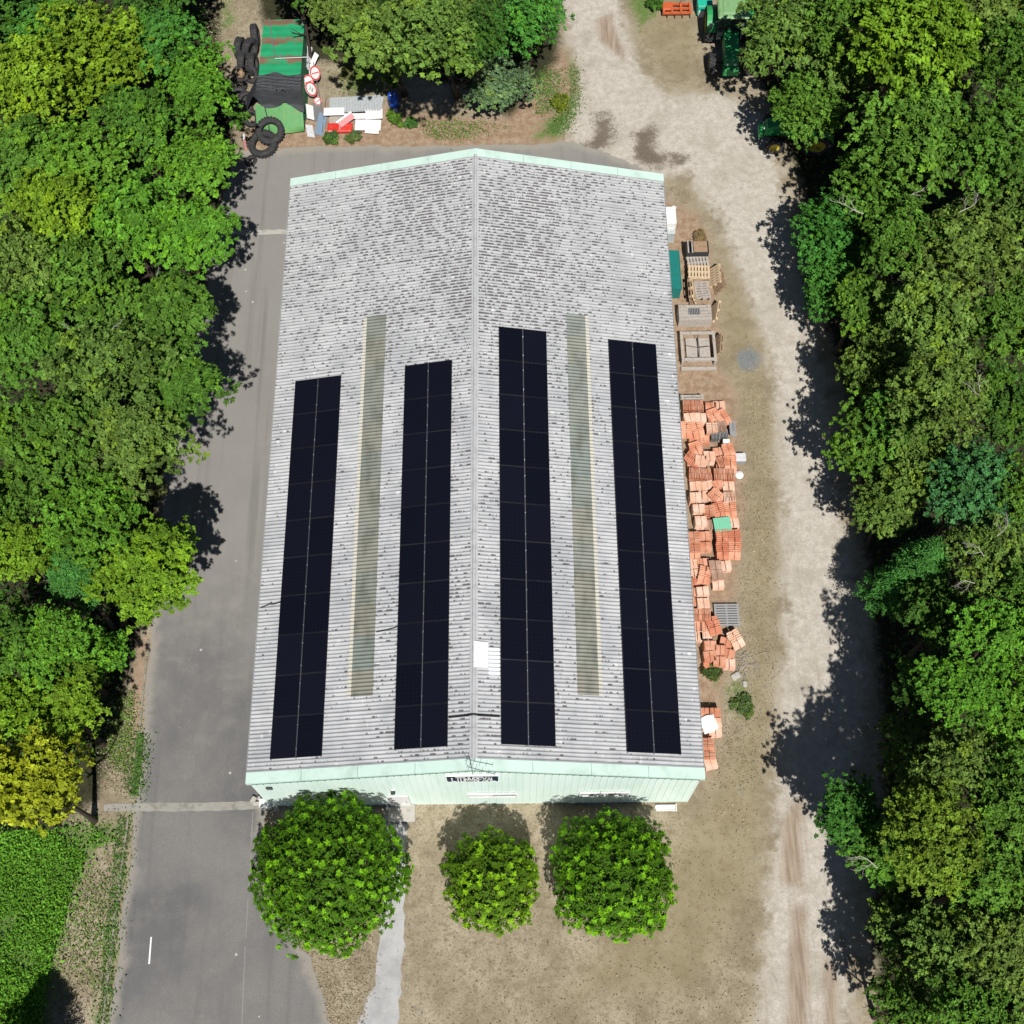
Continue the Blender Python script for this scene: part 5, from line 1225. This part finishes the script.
def crate_grey(px, py, lab):
    o = thing('crate', at(px, py), lab, 'crate')
    b = MB(); w_, l_, h_ = 1.75, .95, .75
    for k in range(5): b.box((0, -l_ / 2 + (k + .5) * l_ / 5, h_), (w_, l_ / 5 * .86, .03))
    b.build('lid', M['woodgrey'], o)
    b = MB()
    for k in range(4):
        for s_ in (-1, 1): b.box((0, s_ * (l_ / 2 - .02), .1 + k * .18), (w_, .03, .14)); b.box((s_ * (w_ / 2 - .02), 0, .1 + k * .18), (.03, l_ - .1, .14))
    b.build('side', M['woodgrey'], o)
    b = MB(); b.box((.0 - .05, .05, h_ + .025), (.62, .38, .015)); b.build('grille_base', M['dark'], o)
    b = MB()
    for k in range(7): b.box((-.32 + k * .09, .05, h_ + .045), (.035, .36, .02))
    b.build('grille', M['slate'], o)
    b = MB(); b.box((-.72, 0, h_ + .03), (.06, l_, .025)); b.box((.72, 0, h_ + .03), (.06, l_, .025)); b.build('batten', M['woodgrey'], o)
crate_grey(693.5, 320, 'weathered grey timber crate with a dark grille in its lid')
o = thing('open_crate', at(697, 352), 'open bleached timber box frame beside the hall, below the grey crate', 'frame')
b = MB(); w_, l_, h_ = 1.85, 1.75, .6
for s_ in (-1, 1):
    b.box((0, s_ * (l_ / 2 - .07), h_), (w_ - .3, .18, .06)); b.box((s_ * (w_ / 2 - .07), 0, h_ - .03), (.14, l_ + .1, .06))
for sx in (-1, 1):
    for sy in (-1, 1): b.box((sx * (w_ / 2 - .07), sy * (l_ / 2 - .07), h_ / 2 - .04), (.11, .11, h_ - .08))
b.build('frame', M['woodgrey'], o)
b = MB(); b.box((-.3, 0, .2), (.6, l_ - .3, .04)); b.box((.35, 0, .22), (.62, l_ - .3, .04)); b.box((0, -l_ / 2 - .22, .12), (w_, .2, .1)); b.build('plank', M['woodgrey'], o)
b = MB(); b.tube([(-.6, 0.1, .5), (0, 0, .45), (.6, .05, .5)], .02, 6); b.tube([(.02, -.7, .5), (.05, 0, .46), (.0, .75, .5)], .02, 6); b.build('wire', M['dark'], o)

# ------------------------------------------------------------------ roof tile bundles
def bundle_mesh(kind, seed, mat):
    rr = random.Random(seed); b = MB()
    def slab(c, w_, l_, rz=0, rx=0, ry=0):   # interlocking tile: pan, two rolls and a head lug
        e = b.T; b.T = Matrix.Translation(c) @ Euler((rx, ry, rz)).to_matrix().to_4x4()
        b.box((0, 0, 0), (w_, l_, .022)); b.box((-w_ * .42, 0, .018), (w_ * .14, l_, .018)); b.box((w_ * .40, 0, .016), (w_ * .12, l_ * .98, .014)); b.T = e
    if kind == 'flat':       # layers of tiles lying flat, two side by side
        for k in range(9):
            for s_ in (-1, 1): slab((s_ * .135 + rr.uniform(-.012, .012), rr.uniform(-.02, .02), .03 + k * .045), .25, .42, rr.uniform(-.05, .05))
    elif kind == 'tall':
        for k in range(16):
            for s_ in (-1, 1): slab((s_ * .135 + rr.uniform(-.012, .012), rr.uniform(-.02, .02), .03 + k * .045), .25, .42, rr.uniform(-.05, .05))
    elif kind == 'edge':     # tiles standing on edge in two rows
        for r_ in (-1, 1):
            for k in range(9): slab((-.24 + k * .058 + rr.uniform(-.006, .006), r_ * .135, .145 + rr.uniform(-.008, .008)), .26, .25, 0, 0, R_(82) + rr.uniform(-.06, .06))
            
    elif kind == 'lean':     # a row slid over like fallen dominoes
        for r_ in (-1, 1):
            for k in range(6): slab((r_ * .14 + rr.uniform(-.02, .02), -.25 + k * .095, .13 + .012 * rr.random()), .25, .40, rr.uniform(-.07, .07), R_(38) + rr.uniform(-.08, .08))
    for_ = None
    return b.mesh('tile_bundle', mat)
BM = {}
def bmesh_for(kind, c_, v):
    key = (kind, c_, v)
    if key not in BM: BM[key] = bundle_mesh(kind, hash(kind) % 7 + v * 13 + len(c_), M['tile_' + c_])
    return BM[key]
Z5 = lambda x, y: (650 + x / 5.12, 380 + y / 5.12)
Z6 = lambda x, y: (650 + x / 4.657, 570 + y / 4.657)
RAW = []   # (px,py,kind,colour,angle,column,base z)
def addb(f, x, y, kind, c_, ang, col, z=0): RAW.append((*f(x, y), kind, c_, ang, col, z))
for r_ in [(200, 128, 'edge', 'orange', 0, 'w'), (247, 128, 'edge', 'orange', 0, 'm'), (205, 188, 'tall', 'pale', .1, 'w'), (260, 188, 'tall', 'pale', -.1, 'm'), (188, 248, 'lean', 'orange', 0, 'w'), (245, 248, 'lean', 'orange', .2, 'm'), (312, 132, 'flat', 'orange', 0, 'o'), (355, 128, 'flat', 'pale', .05, 'x'), (328, 182, 'lean', 'orange', .4, 'o'), (372, 186, 'lean', 'orange', .5, 'x'), (318, 240, 'edge', 'pale', 1.57, 'o'), (365, 235, 'edge', 'brown', 0, 'x'),
           (228, 300, 'flat', 'orange', 0, 'w'), (275, 302, 'flat', 'orange', 0, 'm'), (238, 352, 'lean', 'orange', .3, 'w'), (222, 402, 'lean', 'deep', .9, 'w'), (262, 405, 'tall', 'pale', -.1, 'm'), (305, 385, 'tall', 'pale', 0, 'm'), (352, 365, 'flat', 'orange', .1, 'o'), (404, 362, 'lean', 'orange', .2, 'x'),
           (232, 475, 'edge', 'orange', -.1, 'w'), (288, 478, 'edge', 'orange', .1, 'm'), (372, 415, 'edge', 'orange', .3, 'o'), (412, 425, 'lean', 'orange', 0, 'x'), (358, 478, 'edge', 'orange', 0, 'o'), (408, 482, 'edge', 'orange', 0, 'x'), (235, 540, 'flat', 'pale', 0, 'w'), (295, 538, 'flat', 'pale', .05, 'm'), (348, 530, 'flat', 'orange', .3, 'o'), (402, 540, 'flat', 'pale', 0, 'x'),
           (235, 595, 'tall', 'pale', 0, 'w'), (297, 590, 'flat', 'pale', 0, 'm'), (345, 592, 'lean', 'orange', .8, 'o'), (410, 598, 'edge', 'pale', 0, 'x'), (250, 655, 'tall', 'pale', .05, 'w'), (303, 665, 'edge', 'orange', 1.57, 'm'), (355, 665, 'lean', 'deep', .3, 'o'), (412, 660, 'lean', 'orange', .1, 'x'), (262, 718, 'tall', 'pale', 0, 'w'), (312, 735, 'flat', 'brown', 0, 'm'), (385, 740, 'flat', 'orange', 0, 'o'), (425, 730, 'flat', 'pale', .1, 'x'),
           (225, 800, 'edge', 'orange', 1.57, 'w'), (285, 795, 'flat', 'orange', .1, 'm'), (225, 850, 'edge', 'orange', 1.57, 'w'), (285, 850, 'flat', 'orange', 0, 'm'), (228, 893, 'flat', 'orange', 0, 'w'), (372, 805, 'lean', 'deep', 0, 'o'), (435, 805, 'lean', 'deep', 0, 'x'), (372, 868, 'lean', 'deep', .05, 'o'), (435, 868, 'lean', 'orange', -.05, 'x'),
           (222, 940, 'flat', 'pale', .05, 'w'), (272, 935, 'flat', 'orange', 0, 'm'), (335, 945, 'tall', 'brown', 0, 'o'), (385, 948, 'flat', 'pale', .1, 'x'), (226, 992, 'flat', 'pale', 0, 'w'), (282, 995, 'lean', 'orange', -.2, 'm'), (345, 992, 'tall', 'brown', .1, 'o')]: addb(Z5, *r_)
for r_ in [(318, 62, 'flat', 'pale', .1, 'o'), (205, 50, 'flat', 'deep', 0, 'w'), (246, 96, 'tall', 'pale', .05, 'm'), (204, 100, 'flat', 'orange', 0, 'w'), (250, 152, 'tall', 'pale', 0, 'm'), (206, 145, 'flat', 'orange', 0, 'w'), (218, 205, 'edge', 'orange', 0, 'w'), (258, 208, 'edge', 'orange', 0, 'm'), (298, 255, 'lean', 'deep', .3, 'o'), (218, 258, 'flat', 'orange', 0, 'w'), (258, 262, 'flat', 'orange', 0, 'm'), (220, 305, 'flat', 'pale', 0, 'w'), (260, 308, 'flat', 'pale', 0, 'm'), (355, 335, 'flat', 'orange', -.2, 'o'), (400, 318, 'lean', 'pale', .5, 'x'),
           (282, 350, 'tall', 'orange', 0, 'w'), (328, 372, 'tall', 'orange', -.1, 'm'), (280, 400, 'tall', 'orange', 0, 'w'), (325, 422, 'tall', 'orange', 0, 'm'), (366, 388, 'flat', 'orange', -.2, 'o'), (368, 434, 'flat', 'pale', 0, 'o'), (278, 442, 'flat', 'orange', .05, 'w'),
           (256, 664, 'tall', 'orange', 0, 'w'), (300, 664, 'tall', 'orange', 0, 'm'), (258, 712, 'tall', 'pale', 0, 'w'), (304, 708, 'tall', 'pale', .05, 'm'), (304, 748, 'flat', 'pale', 0, 'm'), (268, 808, 'edge', 'orange', 1.57, 'w'), (276, 850, 'edge', 'orange', 1.5, 'w'), (284, 900, 'flat', 'pale', .2, 'w')]: addb(Z6, *r_)
CN = {'w': 'the wall row', 'm': 'the second row', 'o': 'the third row', 'x': 'the outermost row'}
CW = dict(orange='orange', pale='bleached pale', deep='deep red', brown='brownish')
KW = dict(flat='low flat', tall='tall', edge='edge-set', lean='slumped')
def ordn(n): return '%d%s' % (n, 'th' if 10 <= n % 100 <= 20 else {1: 'st', 2: 'nd', 3: 'rd'}.get(n % 10, 'th'))
tiles = []
for (px, py, kind, c_, ang, col, z) in RAW:
    top = {'flat': .43, 'tall': .75, 'edge': .28, 'lean': .27}[kind]; extra = 0
    if kind in ('edge', 'lean') : extra = .38
    p = at(px, py, top + extra); tiles.append([p.x, p.y, kind, c_, ang, col, extra])
for col in 'wmox':
    L = sorted([t for t in tiles if t[5] == col], key=lambda t: -t[1])
    for i, (x, y, kind, c_, ang, col_, extra) in enumerate(L):
        lab = '%s %s roof tile bundle, %s from the pallets in %s' % (KW[kind], CW[c_], ordn(i + 1), CN[col])
        o = link('tile_bundle', bmesh_for(kind, c_, i % 3), None, (x, y, extra), (0, 0, ang + random.uniform(-.06, .06)), (1.12, 1.12, 1.0)); tag(o, lab, 'roof tiles', 'bundles of roof tiles beside the hall')
        if extra: 
            o2 = link('tile_bundle', bmesh_for('flat', 'brown' if c_ == 'brown' else 'orange', (i + 1) % 3), None, (x, y, 0), (0, 0, random.uniform(-.06, .06)), (1.1, 1.15, .88)); tag(o2, 'flat tile layer under the %s in %s' % (ordn(i + 1) + ' bundle from the pallets', CN[col]), 'roof tiles', 'bundles of roof tiles beside the hall')
# other pieces among the tiles
def misc(name, mesh_mb, mat, px, py, z, rz, lab, cat):
    return tag(mesh_mb.build(name, mat, None, tuple(at(px, py, z)), (0, 0, rz)), lab, cat)
b = MB(); b.box((0, 0, .04), (1.2, .1, .08)); b.box((0, .16, .04), (1.2, .1, .08)); b.box((-.5, .08, .09), (.1, .3, .03)); b.box((.5, .08, .09), (.1, .3, .03)); misc('timber_rail', b, M['woodgrey'], *Z5(215, 98), .45, 0, 'pale timber rails lying at the pallet end of the tile stacks', 'timber')
for i, (x, y, rz, lab) in enumerate([(330, 300, 0, 'grey slate bundle on edge, nearer the wall, among the orange tiles'), (372, 290, .05, 'grey slate bundle on edge beside the leaning grey plates')]):
    b = MB()
    for k in range(6): b.box((-.2 + k * .075, 0, .2), (.03, .42, .4), ry=.12)
    misc('slate_bundle', b, M['slate'], *Z5(x, y), .12, rz, lab, 'slates')['group'] = 'slate bundles among the tiles'
b = MB(); b.box((0, 0, .35), (.42, .9, .03), ry=.6); b.box((.1, .1, .3), (.3, .5, .03), ry=.9); misc('grey_plates', b, M['slate'], *Z5(418, 265), .0, 0, 'leaning grey plates at the outer edge of the tile stacks', 'plates')
b = MB(); b.bbox((0, 0, .12), (.35, .24, .24), .02); misc('white_block', b, M['white'], *Z5(388, 322), .35, 0, 'small white block on the tiles beside the slates', 'block')
o = thing('toolbox', at(*Z5(456, 415)), 'dark grey box with pale lid on the grass outside the tiles', 'box')
b = MB(); b.bbox((0, 0, .2), (.56, .46, .4), .04); b.build('box', M['slate'], o); b = MB(); b.bbox((0, .03, .43), (.58, .44, .07), .03); b.build('lid', M['signback'], o)
b = MB(); b.lathe([(0, .03), (.2, .03), (.23, .0), (.24, .12), (.18, .2), (0, .22)], n=10); misc('white_sack', b, M['white'], *Z5(455, 490), 0, 0, 'white lumpy bag on the grass outside the tiles', 'bag')
b = MB(); vs = []; 
for i in range(13): x = -.42 + .07 * i; zz = .03 * math.cos(i * math.pi / 1.0); vs += [(x, -.38, zz), (x, .38, zz + .03)]
b.add(vs, [(2 * i, 2 * i + 2, 2 * i + 3, 2 * i + 1) for i in range(12)]); b.add([(v[0], v[1], v[2] - .012) for v in vs], [(2 * i, 2 * i + 2, 2 * i + 3, 2 * i + 1) for i in range(12)])
misc('mint_sheet', b, M['minttile'], *Z5(370, 740), .62, .1, 'mint green offcut sheet lying on the orange tiles', 'sheet')
pallet(*Z6(358, 208), .1, 'slate', (0, 0, 1.57), 'pale grey slatted pallet on the ground outside the tile stacks', PMS)
b = MB(); vs = []; rr = random.Random(9)
for j in range(9):
    for i in range(9): vs.append((-.35 + .09 * i + rr.uniform(-.02, .02), -.42 + .1 * j + rr.uniform(-.02, .02), .04 * math.sin(i * 1.3 + j) + rr.uniform(0, .03)))
b.add(vs, [(j * 9 + i, j * 9 + i + 1, j * 9 + i + 10, j * 9 + i + 9) for j in range(8) for i in range(8)], True)
misc('plastic_film', b, M['white'], *Z6(272, 715), .82, .3, 'torn white plastic film on the tall tile bundles near the front corner', 'film')
for i, (x, y, s_, lab) in enumerate([(400, 495, .22, 'larger white stone on the lawn below the last big tile stack'), (442, 532, .15, 'smaller white stone on the lawn below the last big tile stack')]):
    b = MB(); b.bbox((0, 0, .05), (s_ * 2.1, s_ * 1.5, .12), .05, rz=.5, rx=.12); b.bbox((.05, .04, .09), (s_ * 1.2, s_ * 1.0, .08), .03, rz=1.2); misc('stone', b, M['concrete'], *Z6(x, y), 0, i, lab, 'stone')
b = MB(); rr = random.Random(12)
for k in range(36):
    a = rr.uniform(0, 6.28); l = rr.uniform(.3, .9); x, y = rr.uniform(-.5, .6), rr.uniform(-.6, .6); b.tube([(x, y, .03), (x + math.cos(a) * l * .5, y + math.sin(a) * l * .5, rr.uniform(.05, .2)), (x + math.cos(a) * l, y + math.sin(a) * l, .04)], [.012, .009, .004], 4)
misc('brushwood', b, M['deadwood'], *Z6(445, 450), 0, 0, 'low heap of grey twigs on the lawn beside the tiles', 'twigs')

# ------------------------------------------------------------------ light
EL, AZ = 55.5, 11.0     # shadows fall away from the camera and 10 deg to the left
sd = Vector((math.sin(R_(AZ)) * math.cos(R_(EL)), -math.cos(R_(AZ)) * math.cos(R_(EL)), math.sin(R_(EL))))   # towards the sun
sl = bpy.data.lights.new('sun', 'SUN'); sl.energy = 5.0; sl.angle = R_(.5); sl.color = (1, .97, .925)
so = bpy.data.objects.new('sun', sl); C.objects.link(so); so.rotation_euler = sd.to_track_quat('Z', 'Y').to_euler(); so.location = (0, -20, 80)
w = bpy.data.worlds.new('World'); S.world = w; w.use_nodes = True; nt = w.node_tree
bg = nt.nodes['Background']; st = nt.nodes.new('ShaderNodeTexSky'); st.sky_type = 'NISHITA'; st.sun_disc = False
st.air_density = .6; st.dust_density = .3; st.sun_elevation = R_(EL); st.sun_rotation = math.atan2(sd.x, sd.y)
nt.links.new(st.outputs[0], bg.inputs[0]); bg.inputs[1].default_value = .05
S.view_settings.view_transform = 'Standard'; S.view_settings.look = 'None'; S.view_settings.exposure = .12; S.view_settings.gamma = 1
S.render.resolution_x = S.render.resolution_y = 1024
